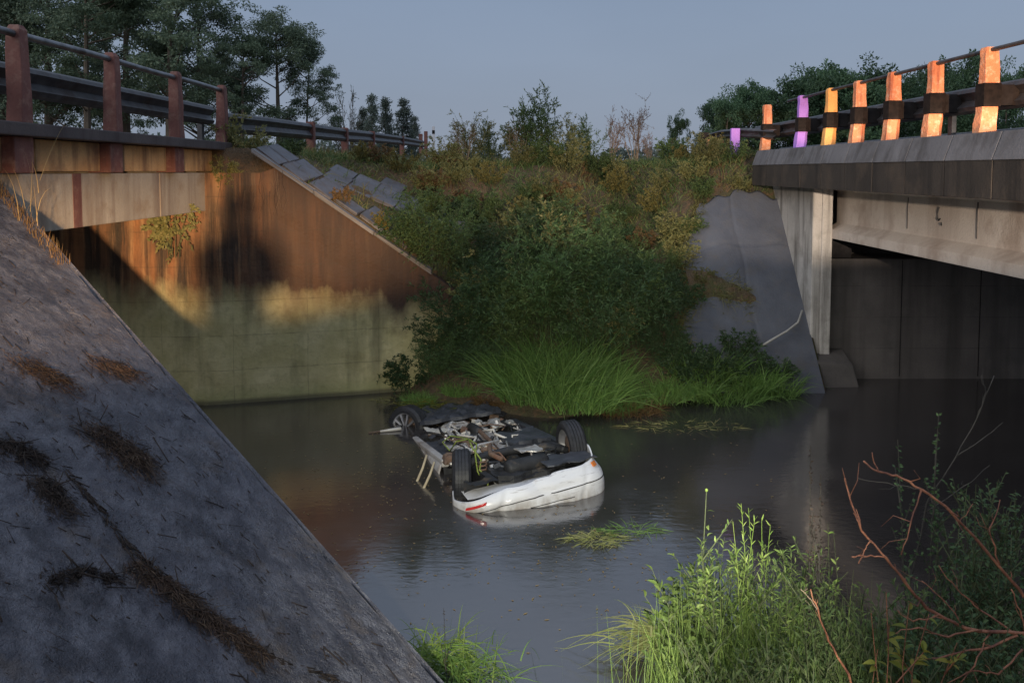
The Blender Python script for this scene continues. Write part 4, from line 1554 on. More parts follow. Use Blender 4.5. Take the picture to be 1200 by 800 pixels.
# rusty hub carrier showing above the left rear wheel
MB().hexa([(-.78, .32, .02), (-.56, .32, .02), (-.56, .52, .02), (-.78, .52, .02)], [(-.75, .34, .12), (-.58, .33, .10), (-.60, .49, .10), (-.73, .50, .13)]).build('jacking_bracket', M['rusty'], car, bevel=.03, jitter=.012, seed=4)
bpy.context.view_layer.update()
CMW = car.matrix_world.copy()


def carp(x, y, z):
    return CMW @ Vector((x, y, z))


# straps over the axle and sticks leaning on the side
sp_ = [(-.62, .62, .10), (-.58, .46, .24), (-.46, .36, .27), (-.42, .18, .24), (-.50, .02, .16), (-.52, -.08, .0), (-.48, -.16, -.12), (-.54, -.2, -.22)]
tt = thing('tow_strap', 'yellow green strap slung round the axle of the overturned car', 'strap', tuple(carp(-.46, .3, .2)))
loc(MB().tube([carp(*q) for q in sp_], .010, 6), tt).build('webbing', M['strap'], tt, smooth=True)
sp2 = [(-.46, .36, .27), (-.5, .1, .22), (-.44, .0, .1), (-.5, -.1, .02), (-.42, -.14, -.1), (-.46, -.2, -.2), (-.38, -.22, -.2)]
loc(MB().tube([carp(*q) for q in sp2], .012, 6), tt).build('webbing', M['strap'], tt, smooth=True)
sp3 = [(-.62, .62, .10), (-.64, .86, .16), (-.5, .95, .2), (-.40, .6, .22), (-.44, .36, .26)]
loc(MB().tube([carp(*q) for q in sp3], .008, 6), tt).build('webbing', M['strap'], tt, smooth=True)
for lab, a, bb, c in (('left of two pale sticks leaning from the car side into the water', (500, 533), (489, 563), 11.6),
                      ('right of two pale sticks leaning from the car side into the water', (509, 541), (497, 571), 11.3)):
    pb = atz(bb[0], bb[1], 0.0)
    pa = at(a[0], a[1], pb.y + .22)
    tt = thing('stick', lab, 'stick', tuple(pb))
    loc(MB().tube([pb + (pb - pa) * .3, pb, (pa + pb) / 2 + Vector((.01, 0, 0)), pa], [.018, .018, .017, .015], 7), tt).build('shaft', M['wood'], tt, smooth=True)
pa, pb = at(470, 502, 12.6), at(432, 507, 12.45)
tt = thing('pole', 'white pole with an orange tip floating beside the far wheel of the car', 'pole', tuple(pb))
mid = pb + (pa - pb) * .35
loc(MB().tube([mid, (mid + pa) / 2, pa], [.016, .024, .028], 8), tt).build('shaft', M['clear'], tt, smooth=True)
loc(MB().tube([pb, mid], [.010, .014], 8), tt).build('tip', M['rusty'], tt, smooth=True)


# ------------------------------------------------------------------ PLANTS
def tubes_np(paths, rads, n=3):
    """many thin tubes with the same number of points: paths (k, m, 3), rads (k, m)"""
    k, mm, _ = paths.shape
    d = np.gradient(paths, axis=1)
    d = unit(d)
    A = unit(np.cross(d, np.array([0.3, 0.9, 0.2])))
    B = np.cross(d, A)
    rings = []
    for j in range(n):
        tt = 2 * math.pi * j / n
        rings.append(paths + (A * math.cos(tt) + B * math.sin(tt)) * rads[..., None])
    V = np.stack(rings, 2).reshape(-1, 3)
    Fs = []
    base = (np.arange(k) * mm * n)[:, None]
    for i in range(mm - 1):
        for j in range(n):
            a, b = i * n + j, i * n + (j + 1) % n
            Fs.append(np.concatenate([base + a, base + b, base + b + n, base + a + n], 1))
    return V, np.stack(Fs, 1).reshape(-1, 4)


def shrub_geo(seed, H, Rr, ns_, nt_, nl_, ll, lw, up=0.5, droop=0.35, start=0.12, out=0.6, twl=0.24, stem_r=0.012, flat=0.35):
    rg = np.random.default_rng(seed)
    az = rg.uniform(0, 2 * math.pi, ns_)
    rad = Rr * np.sqrt(rg.uniform(0.02, 1, ns_))
    hh = H * rg.uniform(0.65, 1.0, ns_) * (1 - flat * (rad / Rr) ** 2)
    m = 6
    tt = np.linspace(0, 1, m)
    dirs = np.stack([np.cos(az), np.sin(az), 0 * az], 1)
    base = dirs * (rad * 0.25)[:, None]
    wob = rg.normal(0, 0.03 * H, (ns_, m, 3)) * tt[None, :, None]
    path = base[:, None] + dirs[:, None] * (rad * 0.75)[:, None, None] * (tt ** 1.4)[None, :, None] + np.array([0, 0, 1.0]) * (hh[:, None] * tt ** 0.9)[..., None] + wob
    path[:, 0, 2] -= 0.15
    parts_s = [tubes_np(path, stem_r * (1 - 0.8 * tt)[None].repeat(ns_, 0), 4)]
    n = ns_ * nt_
    si = np.repeat(np.arange(ns_), nt_)
    u = start + (1 - start) * rg.random(n) ** 0.75
    f = u * (m - 1)
    i0 = np.minimum(f.astype(int), m - 2)
    P = path[si, i0] + (path[si, i0 + 1] - path[si, i0]) * (f - i0)[:, None]
    td = unit(dirs[si] * out + np.array([0, 0, up]) + rg.normal(0, 0.6, (n, 3)))
    TL = H * twl * rg.uniform(0.5, 1.15, n) * (1.1 - 0.5 * u)
    tp = np.stack([P, P + td * TL[:, None] * .5, P + td * TL[:, None] - np.array([0, 0, 1.0]) * (droop * TL * .5)[:, None]], 1)
    parts_s.append(tubes_np(tp, np.array([0.004, 0.003, 0.001])[None].repeat(n, 0) * max(0.6, stem_r / 0.012), 3))
    li = np.repeat(np.arange(n), nl_)
    uu = rg.random(len(li)) ** 0.8
    LP = P[li] + td[li] * (TL[li] * uu)[:, None] - np.array([0, 0, 1.0]) * (droop * TL[li] * uu ** 2 * .5)[:, None]
    LD = td[li] * 0.8 + rg.normal(0, 0.55, (len(li), 3)) - np.array([0, 0, 0.15 * droop])
    leaves = leaf_quads(LP, LD, ll * rg.uniform(.6, 1.2, len(li)), lw * rg.uniform(.7, 1.2, len(li)), rg)
    return join(parts_s), leaves


def mesh_of(name, geo, mat):
    o = np_obj(name, geo[0], geo[1], mat)
    COL.objects.unlink(o)
    return o


class Kind:
    """one kind of plant: the meshes are shared by all its copies"""
    def __init__(self, parts):
        self.parts = parts                        # list of (name, object)

    def place(self, name, label, cat, loc, rotz=0.0, s=(1, 1, 1), group=None):
        r = thing(name, label, cat, loc, (0, 0, rotz), group)
        r.scale = s
        for nm, ob in self.parts:
            c = ob.copy()
            c.name = nm
            link(c, r)
        return r


def shrub_kind(seed, H, Rr, ns_, nt_, nl_, ll, lw, leaf, stem='stem', **kw):
    st, lv = shrub_geo(seed, H, Rr, ns_, nt_, nl_, ll, lw, **kw)
    return Kind([('stems', mesh_of('stems', st, M[stem])), ('foliage', mesh_of('foliage', lv, M[leaf]))])


rng = np.random.default_rng(77)
rr = random.Random(4)


def gz(x, y):
    return float(ground(np.array(x), np.array(y)))


# big feathery thicket in the middle of the far bank
TH = [shrub_kind(100 + i, 2.5, 1.15, 22, 30, 17, 0.10, 0.020, lf, up=0.65, droop=0.6, twl=0.27) for i, lf in enumerate(['leaf_dark', 'leaf_green', 'leaf_mid'])]
SM = [shrub_kind(120 + i, 1.25, 0.75, 20, 16, 14, 0.085, 0.026, lf, up=0.5, droop=0.4) for i, lf in enumerate(['leaf_mid', 'leaf_olive', 'leaf_dark'])]
YE = [shrub_kind(140 + i, 0.75, 0.6, 16, 12, 14, 0.07, 0.022, lf, up=0.6, droop=0.3) for i, lf in enumerate(['leaf_yellow', 'leaf_brown'])]
TALL = [shrub_kind(160, 2.0, 0.75, 16, 18, 14, 0.085, 0.022, 'leaf_mid', up=0.9, droop=0.15),
        shrub_kind(161, 2.0, 0.7, 14, 18, 13, 0.08, 0.022, 'leaf_olive', up=0.9, droop=0.15)]
DRY = [shrub_kind(170, 1.9, 0.5, 11, 15, 8, 0.05, 0.018, 'leaf_pink', 'drystem', up=1.2, droop=0.0, start=0.3, twl=0.2),
       shrub_kind(171, 1.6, 0.45, 9, 12, 7, 0.05, 0.018, 'leaf_brown', 'drystem', up=1.2, droop=0.0, start=0.35, twl=0.2)]

G1 = 'feathery shrubs of the thicket between the two bridges'
spots = [  # px of centre, Y, scale, kind, label
    (560, 14.9, .92, 0, 'dark feathery shrub at the lower left of the thicket behind the car'),
    (505, 15.3, .66, 1, 'dark feathery shrub covering the right end of the stained wall'),
    (640, 14.9, 1.0, 1, 'dark feathery shrub rising straight behind the tallest reeds'),
    (715, 15.0, .95, 0, 'dark feathery shrub behind the brown dead grass'),
    (757, 15.3, .74, 0, 'dark feathery shrub at the right flank of the thicket'),
    (600, 15.8, .84, 0, 'tall dark shrub in the second row left of the thicket centre'),
    (680, 15.8, .98, 1, 'tallest dark shrub in the centre of the thicket'),
    (745, 16.2, .68, 2, 'green feathery shrub in the second row at the right of the thicket'),
    (556, 16.3, .50, 2, 'green feathery shrub at the upper left of the thicket'),
    (640, 16.8, .62, 2, 'green feathery shrub at the top back of the thicket'),
    (785, 14.8, .42, 0, 'small dark shrub between the thicket and the concrete lining'),
    (525, 15.0, .6, 0, 'small dark shrub at the waterline by the wall end'),
    (590, 14.6, .75, 2, 'green shrub just above the left reeds behind the car'),
    (690, 14.6, .8, 1, 'low dark shrub just above the right reeds behind the car'),
    (548, 14.45, .42, 0, 'small dark shrub over the bare soil left of the reeds'),
    (518, 14.7, .45, 1, 'small dark shrub at the bank foot between wall and car'),
    (572, 14.3, .40, 0, 'small dark shrub touching the left side of the reeds'),
    (492, 15.6, .40, 2, 'green feathery shrub below the broken tilted slab'),
    (522, 16.6, .40, 2, 'green feathery shrub right of the broken tilted slab')]
for k, (px, y, s, kd, lab) in enumerate(spots):
    x = (px - 600) * y / F
    TH[kd].place('shrub', lab, 'shrub', (x, y, gz(x, y) - 0.05), rr.uniform(0, 6.28), (s * 1.05, s * 1.05, s), G1)
G2 = 'small shrubs covering the upper far bank'
cl_ = ['mid green', 'olive', 'dark green']
for ri, (row, y0) in enumerate((('the lower row', 17.5), ('the middle row', 18.9), ('the top row', 20.4))):
    for li, (lm, px) in enumerate((('end of the far guard rail', 512), ('tall olive skyline shrub', 556), ('tallest skyline shrub', 622), ('round skyline shrub', 684), ('pinkish dry shrubs', 738), ('lone round tree', 795), ('lilac guard rail post', 842))):
        for rep_ in range(2 if li in (1, 2, 3) else 1):
            kd = (ri + 2 * li + rep_) % 3
            if ri and kd == 2:
                kd = 1
            if rep_ and kd == kd0:
                continue
            kd0 = kd
            yy_ = y0 + rr.uniform(-.4, .4)
            x = (px + rr.uniform(-22, 22) - 600) * yy_ / F
            s = rr.uniform(.5, .85)
            SM[kd].place('small_shrub', 'small %s shrub in %s below the %s' % (cl_[kd], row, lm), 'shrub', (x, yy_, gz(x, yy_) - 0.05), rr.uniform(0, 6.28), (s, s, s * rr.uniform(.75, 1.0)), G2)
G3 = 'yellow and brown bushes on the far bank'
for k, (px, y, s, kd, lab) in enumerate([
        (690, 18.0, 1.0, 0, 'yellow bush above the centre of the thicket'), (770, 18.3, .9, 0, 'yellow bush above the right flank of the thicket'), (725, 19.5, 1.0, 0, 'yellow bush below the pinkish dry shrubs'),
        (655, 18.8, .9, 1, 'rusty brown bush above the thicket centre'), (470, 19.3, .8, 0, 'yellow bush on the bank above the second slab row'), (505, 19.0, .9, 1, 'brown bush right of the second slab row'),
        (540, 18.8, .9, 1, 'brown bush left above the thicket'), (445, 19.8, .8, 1, 'brown bush below the middle of the far guard rail'), (425, 19.6, .7, 0, 'yellow bush above the top end of the second slab row'),
        (575, 19.4, .8, 0, 'yellow bush below the tall olive skyline shrub'), (520, 20.2, .8, 1, 'brown bush below the end of the far guard rail'), (800, 19.4, .7, 0, 'yellow bush below the lone round tree'),
        (845, 19.9, .7, 1, 'brown bush below the lilac guard rail post'), (610, 18.2, .8, 0, 'yellow bush at the top left of the thicket'), (755, 17.7, .8, 1, 'brown bush between the thicket and the lining top')]):
    x = (px - 600) * y / F
    YE[kd].place('low_bush', lab, 'bush', (x, y, gz(x, y) - 0.04), rr.uniform(0, 6.28), (s, s, s), G3)
for px, y, s, kd, lab in ((552, 21.5, .86, 1, 'tall olive shrub at the left of the bank skyline'), (578, 22, .72, 0, 'narrow green shrub right of the tall olive one on the skyline'),
                          (633, 21.0, 1.12, 0, 'tallest green shrub on the middle of the bank skyline'), (612, 21.6, .85, 1, 'olive shrub just left of the tallest one on the skyline'),
                          (660, 21.2, .85, 1, 'olive shrub just right of the tallest one on the skyline'), (692, 21.6, .72, 0, 'round green shrub on the skyline left of the pinkish stalks'),
                          (785, 21.4, .45, 1, 'low olive shrub on the skyline right of the pinkish stalks')):
    x = (px - 600) * y / F
    TALL[kd].place('tall_shrub', lab, 'shrub', (x, y, gz(x, y) - 0.05), rr.uniform(0, 6.28), (s, s, s), 'tall shrubs on the bank skyline')
for px, y, s, kd, lab in ((715, 21.3, .86, 0, 'pinkish dry shrub left of the tallest dry one on the skyline'), (745, 21.0, 1.0, 0, 'tallest pinkish dry shrub standing on the bank skyline'), (543, 20.6, .98, 1, 'brown dry seed stalks standing on the left skyline'),
                          (608, 20.8, .95, 1, 'thin dry stalks beside the tallest green shrub'), (762, 21.8, .6, 0, 'short pinkish dry shrub at the right of the dry ones'), (525, 21.0, .6, 1, 'low dry stalks near the end of the far guard rail')):
    x = (px - 600) * y / F
    DRY[kd].place('dry_shrub', lab, 'dry shrub', (x, y, gz(x, y) - 0.05), rr.uniform(0, 6.28), (s, s, s), 'dry shrubs on the bank skyline')
for px, y, s, kd, lab in ((615, 14.8, .95, 0, 'tall feathery stems rising out of the thicket behind the left reeds'), (660, 14.9, 1.1, 0, 'tallest feathery stems rising in the middle of the thicket'), (703, 14.7, .85, 1, 'olive feathery stems rising behind the right reeds'),
                          (582, 15.2, 1.0, 1, 'olive feathery stems rising at the left of the thicket'), (538, 15.2, .8, 0, 'slender green stems at the left edge of the thicket'), (738, 15.4, .95, 0, 'slender green stems at the right edge of the thicket'), (640, 15.9, 1.15, 1, 'olive feathery stems at the top of the thicket')):
    x = (px - 600) * y / F
    TALL[kd].place('feathery_shrub', lab, 'shrub', (x, y, gz(x, y) - 0.05), rr.uniform(0, 6.28), (s * 1.1, s * 1.1, s), 'feathery stems in the thicket')
# shrubs near the old bridge end and on the wall top
SM[1].place('shrub', 'brownish bush growing over the end of the old bridge deck', 'bush', tuple(at(285, 205, 14.9)), 0.4, (.75, .6, .95))
SM[1].place('shrub', 'small olive bush hanging on the wall top below the deck end', 'bush', tuple(at(262, 222, 14.2)), 2.0, (.6, .4, .5))
SM[0].place('shrub', 'green bush on the embankment left of the first far slabs', 'bush', tuple(at(340, 185, 16.5)), 2.4, (.5, .5, .35))
YE[1].place('low_bush', 'orange brown tuft growing between the paving slabs', 'bush', tuple(at(400, 240, 15.0)), 1.0, (.55, .5, .5), G3)
YE[0].place('low_bush', 'yellow tuft growing at the lower end of the paving slabs', 'bush', tuple(at(447, 272, 15.2)), 1.0, (.55, .5, .55), G3)
# climbing leafy shrub on the old abutment
st, lv = shrub_geo(201, 1.25, 0.55, 7, 14, 12, 0.10, 0.045, up=0.2, droop=0.6, twl=0.3)
Kind([('stems', mesh_of('stems', st, M['stem'])), ('foliage', mesh_of('foliage', lv, M['leaf_olive']))]).place(
    'wall_shrub', 'leafy shrub hanging on the lit old abutment below the deck', 'shrub', tuple(at(205, 292, 13.35)), 0.0, (.75, .35, .95))
# hanging roots and vines under the deck end
vp = []
for k in range(40):
    p0 = at(rr.uniform(255, 335), rr.uniform(195, 225), 14.05 + rr.uniform(-.05, .05))
    L = rr.uniform(.15, .75)
    vp.append([p0, p0 + Vector((rr.uniform(-.06, .06), -.06, -L * .5)), p0 + Vector((rr.uniform(-.1, .1), -.05, -L))])
V, Fc = tubes_np(np.array([[list(q) for q in v] for v in vp]), np.array([[.004, .0035, .0015]] * len(vp)), 4)
o1 = np_obj('hanging_roots', V, Fc, M['deadgrass'])
tag(o1, 'pale roots and dry grass hanging over the top of the old abutment', 'roots')

# grass cover of the far bank (nobody could count it)
n = 42000
gxx = rng.uniform(-5.3, 5.9, n)
gyy = 13.6 + 10.4 * rng.random(n)
zz = ground(gxx, gyy)
okk = (zz > 0.08) & (gyy > wing_y(gxx) + 0.3) & ~((gxx > 3.7) & (gxx < 5.8) & (gyy < 18.0) & (zz < 3.6) & (vnoise(gxx * 1.3, gyy * 2.2) < 0.75))
okk &= ~((gxx < -1.4) & (gyy < 18.2) & (rng.random(n) < 0.85))
P = np.stack([gxx, gyy, zz - 0.02], 1)[okk]
D = np.array([0, 0, 1.0]) + rng.normal(0, 0.38, P.shape)
sel = vnoise(P[:, 0] * .9 + 2, P[:, 1] * .9) + rng.normal(0, .35, len(P))
for lo, hi, mt, lab in ((-9, .05, 'leaf_mid', 'green grass covering the far bank'), (.05, .85, 'leaf_olive', 'olive grass covering the far bank'), (.85, 9, 'leaf_brown', 'brown withered grass covering the far bank')):
    q = (sel >= lo) & (sel < hi)
    Pq = P[q]
    V, Fc = blades(Pq, D[q], rng.uniform(.16, .50, len(Pq)), rng.uniform(.012, .022, len(Pq)), rng.uniform(.2, .9, len(Pq)), rng, 3)
    tag(np_obj('grass', V, Fc, M[mt]), lab, kind='stuff')
ex_, ey_ = lining_edge
ex_ = np.concatenate([ex_, rng.uniform(3.6, 4.75, 700)])
ey_ = np.concatenate([ey_, 16.35 - .3 * (ex_[-700:] - 3.55) / 1.35 + rng.normal(0, .14, 700)])
ez_ = (ey_ - (14.1 + 0.75 * sm(2.6, 4.6, ex_))) * (0.62 + 0.58 * sm(2.6, 4.6, ex_)) + .06
P = np.stack([ex_, ey_, ez_], 1)
V, Fc = blades(P, np.array([.25, -.3, 1.0]) + rng.normal(0, .4, P.shape), rng.uniform(.12, .38, len(P)), rng.uniform(.01, .02, len(P)), rng.uniform(.3, 1.1, len(P)), rng, 3)
tag(np_obj('grass', V, Fc, M['leaf_olive']), 'grass creeping over the left edge of the concrete lining', kind='stuff')
# ridge grass along the road edge right
n = 3500
gxx = rng.uniform(2.2, 5.3, n)
gyy = rng.uniform(18.0, 20.5, n)
P = np.stack([gxx, gyy, ground(gxx, gyy) - .02], 1)
V, Fc = blades(P, np.array([0, 0, 1.0]) + rng.normal(0, .35, P.shape), rng.uniform(.2, .5, n), rng.uniform(.012, .02, n), rng.uniform(.2, .9, n), rng, 3)
tag(np_obj('grass', V, Fc, M['leaf_mid']), 'green verge grass beside the end of the new bridge', kind='stuff')


def tuft_geo(seed, n, rad, L, wd, droop, lean=.35, segs=5):
    rg = np.random.default_rng(seed)
    a = rg.uniform(0, 6.28, n)
    r = rad * np.sqrt(rg.random(n))
    P = np.stack([r * np.cos(a), r * np.sin(a), -.04 * np.ones(n)], 1)
    D = np.stack([np.cos(a) * lean * r / rad, np.sin(a) * lean * r / rad, np.ones(n)], 1) + rg.normal(0, .24, (n, 3))
    return blades(P, D, L * rg.uniform(.5, 1.1, n), wd * rg.uniform(.7, 1.2, n), droop * rg.uniform(.3, 1.2, n), rg, segs)


REED = Kind([('blades', mesh_of('blades', tuft_geo(300, 1000, .75, 1.3, .017, .55, .28), M['reed']))])
REED2 = Kind([('blades', mesh_of('blades', tuft_geo(301, 800, .7, .85, .016, .7, .3), M['reed']))])
BROWN = Kind([('blades', mesh_of('blades', tuft_geo(302, 600, .5, .75, .016, 1.0), M['leaf_brown']))])
for px, y, s, kd, lab in ((635, 13.75, .95, REED, 'tallest clump of bright green reeds behind the overturned car'), (675, 13.7, .85, REED, 'green reed clump right of the tallest one behind the car'), (605, 14.1, .75, REED, 'green reed clump left of the tallest one behind the car'), (655, 14.2, 1.0, REED, 'tall reed clump standing back between the two front ones'), (697, 14.2, .8, REED, 'reed clump at the right end of the tall reeds'),
                          (715, 13.9, .75, REED2, 'short reed clump left of the brown dead grass'), (800, 14.5, .9, REED2, 'reed clump on the water edge below the concrete lining'), (850, 14.6, .95, REED2, 'reed clump right below the concrete lining'),
                          (900, 14.9, .8, REED2, 'last reed clump at the foot of the abutment'), (875, 15.0, .9, REED2, 'reed clump in front of the pale hose'), (825, 14.9, .9, REED2, 'reed clump rising over the foot of the concrete lining'), (770, 14.3, .8, REED2, 'reed clump just right of the brown dead grass'), (745, 13.75, .8, BROWN, 'brown dead grass hanging over the water edge'),
                          (720, 13.6, .55, BROWN, 'low brown dead grass left of the larger brown clump'), (575, 13.9, .5, BROWN, 'dry grass behind the sunken front of the car'), (490, 14.3, .38, REED2, 'small yellow green clump by the foot of the old wall'),
                          (540, 14.3, .45, REED2, 'small reed clump behind the car shield')):
    x = (px - 600) * y / F
    kd.place('grass_clump', lab, 'grass clump', (x, y, max(-.02, gz(x, y) - .05)), rr.uniform(0, 6.28), (s * 1.1, s * 1.1, s), 'grass clumps on the far water edge')
for px, y, s, kd, lab in ((810, 14.6, .75, 2, 'dark bush at the lower left of the concrete lining'), (845, 14.75, .68, 2, 'dark bush below the middle of the concrete lining'), (920, 15.0, .42, 2, 'small dark bush at the foot of the cheek wall'), (865, 15.3, .55, 2, 'dark bush growing over the lower lining beside the hose'), (885, 15.0, .6, 2, 'dark bush right below the concrete lining'),
                          (480, 14.9, .7, 2, 'dark bush at the right end of the old wall'), (470, 15.2, .7, 2, 'dark bush leaning over the right end of the old wall'), (822, 16.35, .38, 1, 'olive bush on the soil ledge across the concrete lining'), (800, 16.9, .55, 1, 'olive bush left of the soil ledge on the lining'),
                          (815, 18.2, .5, 1, 'bush at the upper left edge of the concrete lining'), (860, 18.7, .5, 0, 'bush above the top of the concrete lining'), (782, 17.6, .5, 1, 'bush beside the left edge of the lining'), (800, 16.0, .6, 2, 'dark bush spreading over the lower left edge of the lining'), (812, 17.3, .42, 0, 'small green bush on the left edge of the lining'), (868, 17.9, .38, 1, 'small olive bush drooping over the top of the lining'), (905, 18.2, .35, 0, 'small green bush in the corner above the cheek wall')):
    x = (px - 600) * y / F
    SM[kd].place('bush', lab, 'bush', (x, y, gz(x, y) - .05), rr.uniform(0, 6.28), (s * 1.2, s * 1.2, s), 'bushes around the concrete lining and the wall end')
# tall dry grass stalks at the right shoulder
def stalks(name, label, pts, L, seed, mat='straw', wd=.008):
    rg = np.random.default_rng(seed)
    P = np.array([list(q) for q in pts])
    c0 = P.mean(0)
    tt = thing(name, label, 'dry grass', tuple(c0))
    V, Fc = blades(P - c0, np.array([0, 0, 1.0]) + rg.normal(0, .12, P.shape), L * rg.uniform(.6, 1.1, len(P)), wd, rg.uniform(.0, .5, len(P)), rg, 4)
    np_obj('blades', V, Fc, M[mat], tt)['kind'] = 'stuff'
    return tt


stalks('dry_grass', 'thin dry stalks standing at the right shoulder above the lining', [at(rr.uniform(820, 860), rr.uniform(235, 250), 18.2) for _ in range(16)], 1.1, 5)
q = slope_hit(15, 240)
stalks('dry_grass', 'tall straw yellow stalks at the top of the slope under the old bridge', [(q[0] + rr.uniform(-.5, .35), q[1] + rr.uniform(-.3, .1), q[2] + rr.uniform(-.25, .3)) for _ in range(26)], .75, 6, wd=.007)
pts = []
for k in range(420):
    uu = rr.random() ** 1.3
    ex_, ey_ = -5.3 + 1.2 * uu, float(edge_y(-5.3 + 1.2 * uu)) - rr.random() * .22
    pts.append((ex_, ey_, slope_z(ex_)))
st_ = stalks('dry_grass', 'tan withered grass fringe along the top edge of the slope', pts, .13, 7, 'leaf_brown', .006)

# weeds floating on the water and grass at its edge
def mat_weed(name, label, c, rx, ry, n, seed, mat='paleweed', h=.03, L=.2):
    rg = np.random.default_rng(seed)
    a = rg.uniform(0, 6.28, n)
    r = np.sqrt(rg.random(n))
    P = np.stack([rx * r * np.cos(a), ry * r * np.sin(a), rg.random(n) * h + .004], 1)
    D = np.stack([np.cos(a) + rg.normal(0, .7, n), .5 * np.sin(a) + rg.normal(0, .5, n), np.abs(rg.normal(0, .12, n))], 1)
    V, Fc = blades(P, D, L * rg.uniform(.4, 1.1, n), .011, .15, rg, 3)
    V[:, 2] = np.maximum(V[:, 2], .004)
    tt = thing(name, label, 'water weed', (c[0], c[1], 0))
    np_obj('blades', V, Fc, M[mat], tt)['kind'] = 'stuff'
    return tt


c = atz(700, 633, 0)
mat_weed('water_weed', 'pale green weed floating in front of the car', c, .34, .16, 150, 1)
c = atz(738, 622, 0)
mat_weed('water_weed', 'thin trail of green weed floating right of the car', c, .38, .12, 90, 2, 'reed')
c = atz(500, 480, 0)
mat_weed('water_weed', 'yellow green weed floating behind the far wheel', c, .5, .4, 260, 3, 'yellowleaf', .08)
c = atz(800, 500, 0)
mat_weed('water_weed', 'dark weed floating off the far bank reeds', c, 1.0, .25, 130, 4, 'leaf_olive', .02)
c = atz(470, 470, 0)
mat_weed('water_weed', 'sparse weed along the foot of the old wall', c, .5, .2, 80, 5, 'leaf_olive', .02)

n = 900
fx = np.concatenate([rng.normal(-1.6, .9, 300), rng.uniform(-3.5, 3.5, 300), rng.normal(.3, 1.2, 300)])
fy = np.concatenate([rng.normal(10.8, 1.0, 300), rng.uniform(6.8, 13.5, 300), rng.normal(8.6, .9, 300)])
ang = rng.uniform(0, 6.28, n)
okk = fy > edge_y(fx) + .3
P = np.stack([fx, fy, .004 + 0 * fx], 1)[okk]
D = np.stack([np.cos(ang), np.sin(ang), 0 * ang], 1)[okk]
V, Fc = leaf_quads(P, D, rng.uniform(.012, .06, len(P)), rng.uniform(.008, .02, len(P)), rng, flat=np.array([0, 0, 1.0]))
tag(np_obj('flotsam', V, Fc, M['straw']), 'bits of straw and leaf drifting on the river', kind='stuff')

# ------------------------------------------------------------------ foreground plants on the near bank
def big_leaves(P, D, L, Wd, rg, bend=.35, fold=.25, npt=4):
    """leaves with midrib, two rows of side vertices and a bend"""
    n = len(P)
    D = unit(D)
    S = unit(np.cross(D, np.array([0, 0, 1.0]) + rg.normal(0, .35, (n, 3))))
    N = np.cross(S, D)
    L = np.broadcast_to(np.asarray(L, float).reshape(-1, 1), (n, 1))
    Wd = np.broadcast_to(np.asarray(Wd, float).reshape(-1, 1), (n, 1))
    us = np.linspace(0, 1, npt + 1)
    wf = np.sin(np.pi * us ** .75) ** .9 + .04
    rows = []
    for u, wk in zip(us, wf):
        cpt = P + D * L * u - np.array([0, 0, 1.0]) * bend * L * u * u
        rows += [cpt - S * Wd * wk / 2 + N * Wd * wk * fold, cpt, cpt + S * Wd * wk / 2 + N * Wd * wk * fold]
    V = np.stack(rows, 1).reshape(-1, 3)
    base = (np.arange(n) * 3 * (npt + 1))[:, None]
    Fs = []
    for k in range(npt):
        a = 3 * k
        Fs.append(np.concatenate([base + a, base + a + 1, base + a + 4, base + a + 3], 1))
        Fs.append(np.concatenate([base + a + 1, base + a + 2, base + a + 5, base + a + 4], 1))
    return V, np.stack(Fs, 1).reshape(-1, 4)


